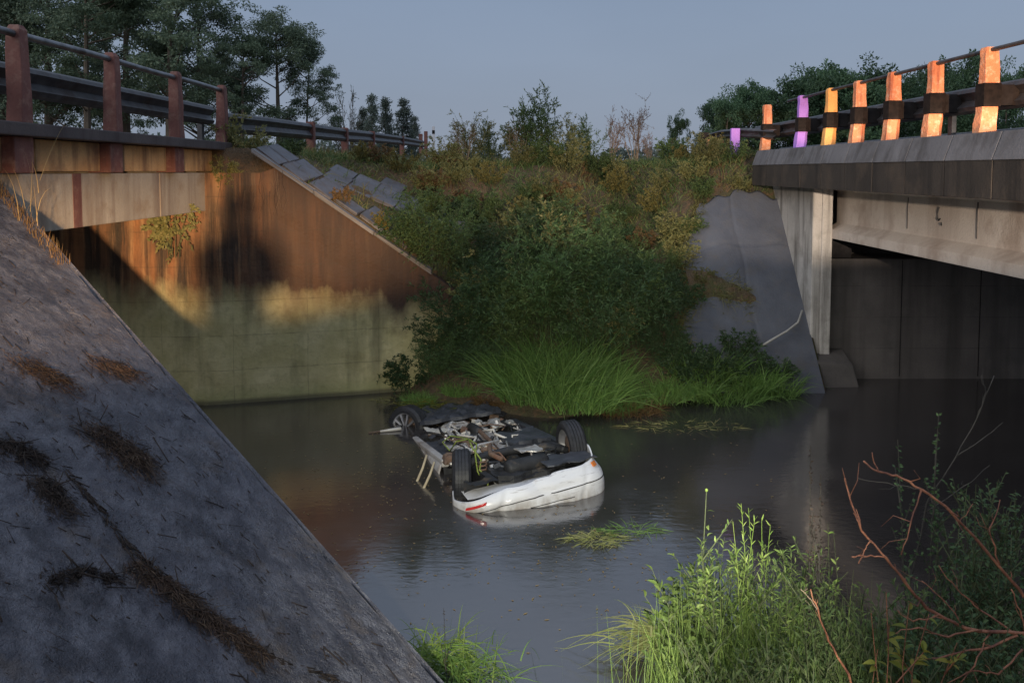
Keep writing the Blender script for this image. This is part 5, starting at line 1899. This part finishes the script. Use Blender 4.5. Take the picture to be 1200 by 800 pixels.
def leafy_stalks(name, label, tops, base_spread, seed, leafm, stemm='stem', L=.09, Wd=.022, per=26, up=.5, bend=.3, cat='weed', stem_r=.0032, group=None, side=6):
    """stalks running from the hidden bank to the given top points, with leaves all along and short side shoots"""
    rg = np.random.default_rng(seed)
    tops = [Vector(q) for q in tops]
    c0 = Vector(np.mean([list(q) for q in tops], 0))
    g0 = gz(c0.x, c0.y)
    root = thing(name, label, cat, (c0.x, c0.y, g0), group=group)
    paths, LP, LD, LL = [], [], [], []
    for q in tops:
        bx = c0.x + (q.x - c0.x) * .45 + rg.normal(0, base_spread)
        by = c0.y + (q.y - c0.y) * .45 + rg.normal(0, base_spread)
        b0 = Vector((bx, by, gz(bx, by) - .03))
        m = 7
        pts = []
        for k in range(m):
            u = k / (m - 1)
            pts.append(b0 + (q - b0) * u + Vector((rg.normal(0, .012), rg.normal(0, .012), .05 * math.sin(u * 3.14))))
        paths.append([list(p_ - root.location) for p_ in pts])
        pa = np.array(paths[-1])
        for k in range(per):
            u = .2 + .8 * rg.random() ** .7
            f = u * (m - 1)
            i = min(int(f), m - 2)
            p_ = pa[i] + (pa[i + 1] - pa[i]) * (f - i)
            az = rg.uniform(0, 6.28)
            LP.append(p_)
            LD.append([math.cos(az), math.sin(az), up + rg.normal(0, .25)])
            LL.append(1.15 - .65 * u)
        for k in range(side):
            u = .35 + .6 * rg.random()
            f = u * (m - 1)
            i = min(int(f), m - 2)
            p_ = pa[i] + (pa[i + 1] - pa[i]) * (f - i)
            az = rg.uniform(0, 6.28)
            dv = np.array([math.cos(az) * .6, math.sin(az) * .6, .8])
            dv /= np.linalg.norm(dv)
            sl_ = rg.uniform(.08, .2)
            paths.append([list(p_ + dv * sl_ * j / 6) for j in range(7)])
            for j in range(7):
                az2 = rg.uniform(0, 6.28)
                LP.append(p_ + dv * sl_ * (.3 + .7 * rg.random()))
                LD.append([math.cos(az2) * .7 + dv[0], math.sin(az2) * .7 + dv[1], up + dv[2] * .5])
                LL.append(.55)
    pa = np.array(paths)
    rad = np.linspace(stem_r, stem_r * .35, 7)[None].repeat(len(pa), 0)
    V, Fc = tubes_np(pa, rad, 5)
    np_obj('stems', V, Fc, M[stemm], root)
    LP, LD, LL = np.array(LP), np.array(LD), np.array(LL)
    k = rg.uniform(.7, 1.2, len(LP)) * LL
    V, Fc = big_leaves(LP, LD, L * k, Wd * k, rg, bend)
    np_obj('leaves', V, Fc, M[leafm], root)
    return root


def fan(cx, cy, w_, h_, n, Yd, seed, dY=.35):
    rg = random.Random(seed)
    n = int(n * 2.6)
    return [at(cx + rg.uniform(-w_, w_), cy + rg.uniform(-h_, h_), Yd + rg.uniform(-dY, dY)) for _ in range(n)]


leafy_stalks('leafy_weed', 'leafy green weed at the left side of the foreground plants', fan(800, 700, 26, 40, 8, 3.6, 1), .06, 31, 'weedleaf', L=.10, Wd=.026, per=44)
leafy_stalks('leafy_weed', 'tallest leafy weed leaning over the water beside the pale drifting grass', fan(822, 668, 14, 14, 3, 3.5, 2), .05, 32, 'weedleaf', L=.085, Wd=.026, per=40)
leafy_stalks('sprout', 'bright yellow green sprouts lit in the foreground grass', [at(868, 590, 3.3), at(884, 594, 3.35), at(896, 608, 3.3), at(860, 612, 3.25), at(878, 606, 3.3), at(905, 615, 3.4)], .03, 33, 'bright', 'bright', L=.075, Wd=.010, per=34, up=1.3, bend=.1, cat='sprout', side=2)
leafy_stalks('sprout', 'small bright sprout among the foreground stems right of the taller sprouts', [at(972, 612, 3.2), at(980, 622, 3.2), at(965, 640, 3.2)], .03, 34, 'bright', 'stem', L=.06, Wd=.014, per=22, up=.8, cat='sprout', side=2)
leafy_stalks('leafy_weed', 'broad mass of mid green weeds filling the middle of the foreground', fan(900, 680, 75, 50, 34, 3.4, 3), .10, 35, 'weedleaf', L=.07, Wd=.0115, per=52, up=.9)
leafy_stalks('leafy_weed', 'darker weeds at the bottom right of the foreground', fan(1010, 720, 75, 40, 24, 3.1, 4), .10, 36, 'leaf_mid', L=.065, Wd=.011, per=40, up=.8)
leafy_stalks('leafy_weed', 'low dark weeds along the bottom edge of the foreground', fan(900, 775, 110, 25, 26, 2.9, 5), .10, 37, 'leaf_mid', L=.065, Wd=.012, per=36, up=.8)
leafy_stalks('dark_bush', 'dark bush in the shade at the right edge of the foreground', fan(1150, 640, 60, 80, 24, 3.4, 6), .12, 38, 'leaf_dark', L=.05, Wd=.018, per=26, up=.4, cat='bush')
leafy_stalks('dark_bush', 'dark low bush at the bottom right corner of the foreground', fan(1130, 750, 80, 40, 22, 2.9, 7), .12, 39, 'leaf_dark', L=.05, Wd=.018, per=26, up=.4, cat='bush')
leafy_stalks('yellow_plant', 'yellow green broad leaved plant below the red branches', [at(1040, 690, 2.3), at(1062, 705, 2.3), at(1018, 715, 2.3), at(1045, 730, 2.3), at(1085, 720, 2.35), at(1110, 745, 2.35), at(1030, 760, 2.3)], .03, 40, 'yellowleaf', 'redbranch', L=.075, Wd=.026, per=10, up=.25, bend=.4, cat='plant', side=1)
# fine grass of the foreground
for lab, cx, cy, w_, h_, n, Yd, mt, sd in (('fine green grass growing through the foreground weeds', 890, 680, 110, 80, 2600, 3.4, 'weedleaf', 41), ('dark fine grass at the right of the foreground', 1040, 710, 110, 60, 1500, 3.1, 'leaf_mid', 42)):
    rg = np.random.default_rng(sd)
    T = np.array([list(at(cx + rg.normal(0, w_ * .55), cy + abs(rg.normal(0, h_)) - 20, Yd + rg.uniform(-.4, .4))) for _ in range(n)])
    B = T.copy()
    B[:, 0] += rg.normal(0, .12, n)
    B[:, 1] += rg.normal(0, .12, n)
    B[:, 2] = ground(B[:, 0], B[:, 1])
    B += (T - B) * .35
    Ld = np.linalg.norm(T - B, axis=1)
    V, Fc = blades(B, T - B, Ld, rg.uniform(.003, .006, n), rg.uniform(0, .35, n), rg, 5)
    tag(np_obj('grass', V, Fc, M[mt]), lab, kind='stuff')
# tall thin stem with a round bud
tp = at(828, 574, 3.3)
b0 = Vector((tp.x + .05, tp.y, gz(tp.x, tp.y)))
tt = thing('bud_stalk', 'tall thin stalk with a round pale bud rising over the water', 'stalk', tuple(b0))
pts = [b0 + (tp - b0) * u + Vector((.02 * math.sin(u * 6.283), 0, 0)) for u in np.linspace(0, 1, 9)]
loc(MB().tube(pts, [.005 - .003 * u for u in np.linspace(0, 1, 9)], 6), tt).build('stem', M['stem'], tt, smooth=True)
loc(MB().lathe([(-.008, .0), (-.005, .005), (0, .0065), (.005, .005), (.008, .0)], tp, (0, 0, 1), 10), tt).build('bud', M['bright'], tt, smooth=True)
rg = np.random.default_rng(8)
P = np.array([list(b0 + (tp - b0) * u - b0) for u in rg.uniform(.62, .95, 12)])
V, Fc = big_leaves(P, np.stack([rg.normal(0, 1, 12), rg.normal(0, 1, 12), .5 + 0 * P[:, 0]], 1), .035, .014, rg)
np_obj('leaves', V, Fc, M['weedleaf'], tt)


def spike(name, label, top, wid, seed, mat, H=None):
    """dead upright stem set with whorls of short seeds"""
    rg = np.random.default_rng(seed)
    b0 = Vector((top.x + rg.normal(0, .06), top.y, gz(top.x, top.y)))
    tt = thing(name, label, 'dead stalk', tuple(b0))
    paths, LP, LD = [], [], []
    paths.append([list((top - b0) * u) for u in np.linspace(0, 1, 5)])
    for k in range(6):
        u = .55 + .43 * k / 9
        p0 = np.array(list((top - b0) * u))
        az = rg.uniform(0, 6.28)
        d = np.array([math.cos(az) * .35, math.sin(az) * .35, 1]) * rg.uniform(.1, .22)
        paths.append([list(p0 + d * j / 4) for j in range(5)])
        for j in range(16):
            LP.append(p0 + d * rg.random())
            LD.append(rg.normal(0, 1, 3))
    for j in range(60):
        LP.append(np.array(list((top - b0) * rg.uniform(.6, 1))))
        LD.append(rg.normal(0, 1, 3))
    V, Fc = tubes_np(np.array(paths), np.linspace(.004, .0015, 5)[None].repeat(len(paths), 0), 4)
    np_obj('stems', V, Fc, M['twig'], tt)
    V, Fc = leaf_quads(np.array(LP), np.array(LD), wid, wid * .6, rg)
    np_obj('seeds', V, Fc, M[mat], tt)['kind'] = 'stuff'


spike('dead_stalk', 'dark dead seed stalk rising in front of the dark water', at(950, 522, 3.2), .016, 1, 'debris')
spike('dead_stalk', 'second dark seed stalk left of the red branch tips', at(962, 556, 3.1), .016, 2, 'debris')
spike('dead_stalk', 'grey seed stalk behind the red branches', at(1052, 515, 3.6), .02, 3, 'leaf_dark')
spike('dead_stalk', 'dark seed stalk behind the end of the upper red branch', at(1100, 485, 3.6), .02, 4, 'leaf_dark')


def branch(parent, pts, r0, r1, mat, Yd, seed, n=6):
    """a crooked branch through photo points at about depth Yd"""
    rg = random.Random(seed)
    W = [at(px, py, Yd + dy) for px, py, dy in pts]
    dense = []
    for a, b_ in zip(W[:-1], W[1:]):
        for k in range(4):
            dense.append(a + (b_ - a) * k / 4 + Vector((rg.uniform(-1, 1), rg.uniform(-1, 1), rg.uniform(-1, 1))) * .004)
    dense.append(W[-1])
    rad = [.55 * (r0 + (r1 - r0) * k / (len(dense) - 1)) for k in range(len(dense))]
    rad = [q * (1 + .22 * (k % 4 == 0)) for k, q in enumerate(rad)]
    b_ = MB().tube(dense, rad, 8)
    for k in range(2, len(dense) - 1):
        if rg.random() < .45:                     # short spurs and buds at the nodes
            d_ = (dense[k + 1] - dense[k - 1]).normalized()
            o_ = Vector((rg.uniform(-1, 1), rg.uniform(-1, 1), rg.uniform(-.4, 1))).normalized()
            tl_ = rg.choice([.012, .02, .03, .07, .12])
            p1_ = dense[k] + (d_ * .6 + o_).normalized() * tl_ * .5
            b_.tube([dense[k], p1_, p1_ + (d_ + o_ * .5).normalized() * tl_ * .5], [rad[k] * .6, rad[k] * .4, rad[k] * .2], 5)
    return loc(b_, parent).build('branch', mat, parent, smooth=True)


rbase = at(1290, 800, 2.6)
rb = thing('red_branch', 'bare red brown branches reaching in from the right edge of the foreground', 'branch', (rbase.x, rbase.y, gz(rbase.x, rbase.y)))
RB = M['redbranch']
branch(rb, [(1290, 860, 0), (1250, 760, 0), (1200, 741, 0), (1130, 736, 0), (1085, 712, 0), (1060, 680, 0), (1040, 655, 0), (1010, 622, .02), (997, 590, .03), (990, 560, .05)], .0125, .0045, RB, 2.6, 1)
branch(rb, [(1260, 800, .1), (1215, 715, .1), (1195, 690, .1), (1150, 640, .1), (1115, 600, .1), (1080, 573, .1), (1050, 557, .12), (1030, 553, .12), (1012, 540, .14)], .011, .005, RB, 2.6, 2)
branch(rb, [(1030, 553, .12), (1022, 530, .12)], .005, .003, RB, 2.6, 3)
branch(rb, [(1080, 573, .1), (1068, 610, .08), (1056, 650, .06)], .005, .003, RB, 2.6, 4)
branch(rb, [(1040, 655, 0), (1020, 650, 0), (998, 652, -.02)], .005, .003, RB, 2.6, 5)
branch(rb, [(1020, 633, 0), (1012, 645, 0), (1006, 660, 0)], .004, .003, RB, 2.6, 6)
branch(rb, [(1200, 741, 0), (1150, 760, -.02), (1100, 770, -.03), (1065, 772, -.03)], .008, .004, RB, 2.6, 7)
branch(rb, [(1130, 736, 0), (1105, 700, .03), (1080, 680, .05)], .005, .002, RB, 2.6, 8)
branch(rb, [(1200, 741, .05), (1195, 715, .06), (1185, 690, .07)], .005, .004, RB, 2.6, 9)
branch(rb, [(1160, 742, 0), (1140, 780, -.05), (1125, 800, -.05)], .005, .003, RB, 2.6, 10)
for k_, pts_ in enumerate(([(1190, 742, 0), (1150, 715, .05), (1120, 690, .06), (1100, 662, .08)], [(1150, 737, 0), (1110, 745, -.05), (1075, 735, -.06), (1040, 742, -.08)], [(1170, 660, .1), (1160, 620, .12), (1172, 585, .14)],
                           [(1200, 760, 0), (1170, 790, -.04), (1140, 785, -.05), (1110, 800, -.05)], [(1100, 720, 0), (1070, 728, .03), (1052, 715, .05)])):
    branch(rb, pts_, .006, .0025, RB, 2.6, 40 + k_)
branch(rb, [(1115, 600, .1), (1125, 615, .1), (1140, 590, .1)], .003, .002, RB, 2.6, 11)
branch(rb, [(1080, 573, .1), (1050, 568, .1), (1005, 560, .12)], .003, .002, M['twig'], 2.6, 12)
q = at(985, 830, 2.5)
bb = thing('brown_stalk', 'curved red brown stalk bending in the foreground weeds', 'stalk', (q.x, q.y, gz(q.x, q.y)))
branch(bb, [(1010, 830, 0), (995, 790, 0), (970, 750, 0), (958, 715, 0), (950, 690, .02)], .008, .003, RB, 2.5, 13)
branch(bb, [(958, 715, 0), (948, 700, 0), (938, 690, 0)], .004, .002, M['drystem'], 2.5, 14)
q = at(1090, 720, 3.8)
gt = thing('grey_twig', 'long grey forked twig rising against the dark underside of the bridge', 'twig', (q.x, q.y, gz(q.x, q.y)))
branch(gt, [(1060, 720, 0), (1085, 590, 0), (1120, 535, 0), (1145, 490, 0), (1165, 440, 0)], .0065, .003, M['twig'], 3.8, 15)
branch(gt, [(1120, 535, 0), (1150, 515, 0), (1175, 495, 0)], .005, .002, M['twig'], 3.8, 16)
branch(gt, [(1145, 490, 0), (1155, 460, 0), (1150, 440, 0)], .004, .002, M['twig'], 3.8, 17)
branch(gt, [(1085, 600, 0), (1130, 570, 0), (1160, 545, 0)], .005, .002, M['twig'], 3.8, 18)
# pale grass drifting at the water edge, left of the weeds and at the foot of the slope
def splay(name, label, c, n, L, seed, mat, dirx, z=0.05, rad=.12, wd=.007, droop=.5):
    rg = np.random.default_rng(seed)
    P = np.stack([rg.normal(0, rad, n), rg.normal(0, rad * .6, n), rg.uniform(0, z, n)], 1)
    D = np.stack([dirx + rg.normal(0, .6, n), rg.normal(0, .5, n), np.abs(rg.normal(.35, .35, n))], 1)
    V, Fc = blades(P, D, L * rg.uniform(.4, 1.1, n), wd, droop, rg, 5)
    V[:, 2] = np.maximum(V[:, 2], .006 - c[2] * 0)
    tt = thing(name, label, 'grass', tuple(c))
    np_obj('blades', V, Fc, M[mat], tt)['kind'] = 'stuff'
    return tt


c = atz(775, 752, .12)
splay('pale_grass', 'pale bleached grass splayed over the water left of the weeds', (c.x, c.y, 0.03), 260, .46, 1, 'paleweed', -.8, .22, .15, .012)
c = atz(520, 775, .08)
splay('water_grass', 'bright green grass tuft in the water at the foot of the slope', (c.x, c.y, 0.0), 300, .50, 2, 'bright', -.1, .2, .19, .012)
splay('water_grass', 'green leafy grass low in the water beside the bright tuft', (c.x + .12, c.y - .18, 0.0), 200, .42, 3, 'reed', .1, .15, .2, .012)
spike('dead_stalk', 'thin dark stalk standing in the bright tuft by the slope', at(520, 712, 6.0), .012, 6, 'debris')

# ------------------------------------------------------------------ TREES beyond the bridges
def tree_geo(seed, H, base, Rr, nclump, nleaf, ll, lw, cr, trunk_r, style='gum'):
    rg = np.random.default_rng(seed)
    b = MB()
    lean = rg.normal(0, .02 * H, 2)
    tp = [(lean[0] * u * u, lean[1] * u * u, H * u * .9) for u in np.linspace(0, 1, 8)]
    b.tube(tp, [trunk_r * (1 - .85 * u) for u in np.linspace(0, 1, 8)], 7)
    cs = []
    nb_ = max(8, nclump // 9)
    mains = []
    for k in range(nclump):
        u = rg.random() ** .8
        z = H * (base + (1 - base) * u)
        if style == 'gum':
            rmax = Rr * (math.sin(math.pi * min(1, .22 + .72 * u)) ** .7)
        elif style == 'cone':
            rmax = Rr * (1.02 - u) ** .9
        else:
            rmax = Rr * max(.15, math.sin(math.pi * min(.97, .30 + .62 * u)) ** .6)
        a = rg.uniform(0, 6.28)
        r = rmax * math.sqrt(rg.uniform(.12, 1))
        if style == 'cone' or k < nb_:
            c_ = (r * math.cos(a) + lean[0] * u, r * math.sin(a) + lean[1] * u, z)
            mains.append(c_)
        else:                                     # clumps gather round the limb ends and leave gaps between
            m_ = mains[k % nb_]
            sp_ = Rr * (.18 if style == 'gum' else .28)
            c_ = (m_[0] + rg.normal(0, sp_), m_[1] + rg.normal(0, sp_), m_[2] + rg.normal(0, sp_ * .75))
        cs.append(c_)
        if style == 'cone' or k < nb_:
            z0 = max(H * base * .6, z - r * rg.uniform(.5, 1.0))
            f = z0 / H / .9
            p0 = Vector((lean[0] * f * f, lean[1] * f * f, z0))
            p1 = Vector(cs[-1])
            mid = (p0 + p1) / 2 + Vector((0, 0, -.08 * r))
            b.tube([p0, mid, p1], [trunk_r * .28, trunk_r * .18, trunk_r * .06], 4, cap=False)
    cs = np.array(cs)
    ci = np.repeat(np.arange(nclump), nleaf)
    rad = cr * rg.uniform(.55, 1.25, nclump)
    dv = unit(rg.standard_normal((len(ci), 3)))
    P = cs[ci] + dv * (rad[ci] * rg.random(len(ci)) ** .45)[:, None] * np.array([1.15, 1.15, .8])
    D = dv * .6 + rg.normal(0, .6, dv.shape) - np.array([0, 0, .5 if style == 'gum' else .1])
    lv = leaf_quads(P, D, ll * rg.uniform(.6, 1.3, len(ci)), lw * rg.uniform(.7, 1.3, len(ci)), rg)
    tb = b.build('trunk', M['bark'])
    COL.objects.unlink(tb)
    return tb, lv


def tree_kind(seed, leaf, **kw):
    tb, lv = tree_geo(seed, **kw)
    return Kind([('trunk', tb), ('crown', mesh_of('crown', lv, M[leaf]))])


GUM = [tree_kind(400 + i, 'leaf_euc', H=18, base=.26, Rr=4.2, nclump=230, nleaf=100, ll=.25, lw=.10, cr=.60, trunk_r=.30) for i in range(4)]
DENSE = [tree_kind(420 + i, 'leaf_tree', H=9, base=.06, Rr=3.6, nclump=170, nleaf=110, ll=.32, lw=.15, cr=.80, trunk_r=.25, style='dense') for i in range(3)]
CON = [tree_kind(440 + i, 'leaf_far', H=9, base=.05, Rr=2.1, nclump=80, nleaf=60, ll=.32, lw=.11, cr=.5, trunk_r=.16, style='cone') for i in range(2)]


def put_tree(kind, name, label, cat, px, top_py, Yd, H0, group, wide=1.0, zb=3.55):
    x = (px - 600) * Yd / F
    ztop = at(px, top_py, Yd).z
    s = (ztop - zb) / H0
    return kind.place(name, label, cat, (x, Yd, zb), rr.uniform(0, 6.28), (s * wide, s * wide, s), group)


GT = 'tall gum trees behind the old bridge'
gl_ = ['tall gum tree behind the first railing post of the old bridge', 'tall gum tree between the first two railing posts', 'tall gum tree behind the second railing post', 'tall gum tree right of the second railing post',
       'tall gum tree behind the third railing post', 'tall gum tree rising over the end of the old railing', 'slender gum tree left of the rounded one at the end of the row', 'rounded gum tree nearly at the right end of the row', 'last and lowest gum tree at the right end of the row']
for k, (px, py, yd, wd) in enumerate([(5, -70, 66, 1.25), (60, -95, 70, 1.25), (105, -60, 64, 1.2), (150, -80, 72, 1.25), (200, -70, 66, 1.2), (236, -30, 70, 1.1), (285, 30, 68, 1.1), (328, 14, 70, 1.25), (360, 58, 72, 1.0)]):
    put_tree(GUM[k % 4], 'gum_tree', gl_[k], 'tree', px, py, yd, 18, GT, wd)
put_tree(GUM[1], 'gum_tree', 'second row gum tree seen behind the others at the far left', 'tree', 30, -20, 90, 18, GT, 1.1)
put_tree(GUM[2], 'gum_tree', 'second row gum tree seen through the gaps in the middle', 'tree', 130, -10, 92, 18, GT, 1.1)
put_tree(GUM[3], 'gum_tree', 'second row gum tree seen through the gaps on the right', 'tree', 260, 60, 95, 18, GT, 1.2)
for k, (px, py, yd, lab) in enumerate([(437, 113, 95, 'first dark conifer right of the bare tree'), (452, 117, 98, 'second dark conifer right of the bare tree'), (472, 118, 100, 'broad conifer at the right of the conifer row'), (425, 128, 100, 'low conifer close behind the bare tree'), (487, 138, 110, 'small conifer at the end of the row, paled like haze')]):
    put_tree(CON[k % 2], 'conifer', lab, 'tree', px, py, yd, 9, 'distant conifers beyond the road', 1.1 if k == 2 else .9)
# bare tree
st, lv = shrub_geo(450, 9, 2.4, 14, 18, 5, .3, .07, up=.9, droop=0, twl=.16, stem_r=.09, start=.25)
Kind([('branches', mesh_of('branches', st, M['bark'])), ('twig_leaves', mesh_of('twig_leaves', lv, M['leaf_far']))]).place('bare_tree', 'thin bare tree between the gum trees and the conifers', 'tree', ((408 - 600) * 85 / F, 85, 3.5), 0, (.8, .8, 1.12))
GR = 'dense dark trees behind the new bridge'
rl_ = ['leftmost dense tree behind the new bridge', 'second dense tree from the left behind the new bridge', 'dense tree behind the first orange post', 'tall dense tree behind the lilac post', 'tallest dense tree behind the new bridge railing',
       'dense tree left of the gap behind the railing', 'last tall dense tree right of the tallest', 'low dense tree at the right end of the tall group']
for k, (px, py, yd, wd) in enumerate([(850, 122, 58, .75), (876, 112, 60, .8), (905, 116, 62, .7), (935, 102, 60, .9), (962, 94, 61, .9), (990, 94, 60, .95), (1022, 92, 62, .9), (1052, 106, 63, .85)]):
    put_tree(DENSE[k % 3], 'dense_tree', rl_[k], 'tree', px, py, yd, 9, GR, wd)
for k, (px, py, yd, lab) in enumerate([(1095, 90, 75, 'distant tree behind the second orange post from the right'), (1130, 78, 70, 'distant tree just left of the nearest orange post'), (1175, 96, 75, 'distant tree at the right edge of the picture'), (1215, 85, 70, 'distant tree just beyond the right edge'),
                                       (835, 128, 75, 'small tree at the left foot of the dense tree group'), (795, 143, 80, 'small round lone tree on the skyline left of the dense group')]):
    put_tree(DENSE[(k + 1) % 3], 'far_tree', lab, 'tree', px, py, yd, 9, None, .62 if k < 5 else .5)
# far treeline: one mass nobody could count
rg = np.random.default_rng(460)
n = 16000
X_ = rg.uniform(-70, 60, n)
hprof = 3.0 + 1.6 * np.abs(np.sin(X_ * .21)) + 1.2 * np.abs(np.sin(X_ * .53 + 1)) + 2.2 * sm(-10, -45, X_)
P = np.stack([X_, 150 + rg.normal(0, 2.5, n), 2.8 + hprof * rg.random(n) ** .7], 1)
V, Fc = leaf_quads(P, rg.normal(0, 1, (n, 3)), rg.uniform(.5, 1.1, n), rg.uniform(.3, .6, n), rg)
tag(np_obj('treeline', V, Fc, M['leaf_far']), 'low belt of trees on the horizon, paled like haze', kind='stuff')

# ------------------------------------------------------------------ the photographer, whose shadow falls on the old wall
pg = bpy.data.meshes.new('person')
J = [((0, 0, .98), .15), ((0, 0, 1.2), .15), ((0, .0, 1.42), .16), ((0, .01, 1.53), .065), ((0, .02, 1.60), .075), ((0, .03, 1.70), .095), ((0, .02, 1.78), .07),
     ((-.19, 0, 1.43), .075), ((-.21, .10, 1.20), .055), ((-.10, .20, 1.36), .042), ((-.06, .26, 1.52), .035),
     ((.19, 0, 1.43), .075), ((.21, .10, 1.20), .055), ((.10, .20, 1.36), .042), ((.06, .26, 1.52), .035),
     ((-.10, 0, .88), .11), ((-.11, .02, .50), .075), ((-.11, 0, .10), .05), ((-.12, .15, .04), .045),
     ((.10, 0, .88), .11), ((.11, .02, .50), .075), ((.11, 0, .10), .05), ((.12, .15, .04), .045)]
E = [(0, 1), (1, 2), (2, 3), (3, 4), (4, 5), (5, 6), (2, 7), (7, 8), (8, 9), (9, 10), (2, 11), (11, 12), (12, 13), (13, 14), (0, 15), (15, 16), (16, 17), (17, 18), (0, 19), (19, 20), (20, 21), (21, 22)]
for sx, wr in ((-1, 10), (1, 14)):
    for f in range(5):
        base = len(J)
        fx = sx * (.07 - .02) + sx * .012 * (f - 2)
        J.append(((fx, .285 - .004 * f, 1.55 + .012 * (2 - abs(f - 2))), .010))
        J.append(((fx - sx * .012, .295, 1.585 + .008 * (2 - abs(f - 2))), .009))
        E += [(wr, base), (base, base + 1)]
pg.from_pydata([j for j, _ in J], E, [])
po = bpy.data.objects.new('person', pg)
COL.objects.link(po)
md = po.modifiers.new('skin', 'SKIN')
for i, (j, r_) in enumerate(J):
    pg.skin_vertices[0].data[i].radius = (r_, r_)
pg.skin_vertices[0].data[0].use_root = True
po.modifiers.new('sub', 'SUBSURF').levels = 1
pg.materials.append(simple('dark jacket', (0.03, 0.03, 0.04), (0.05, 0.05, 0.06), rough=.8))
po.location = (0.02, -.42, 2.32)
tag(po, 'person in dark clothes holding up a phone behind the viewpoint', 'person')
ph = MB().box((0.02, -.10, 4.02), (.15, .009, .075)).build('phone', M['mark'], None, bevel=.003)
tag(ph, 'black phone held up in both hands of the photographer', 'phone')
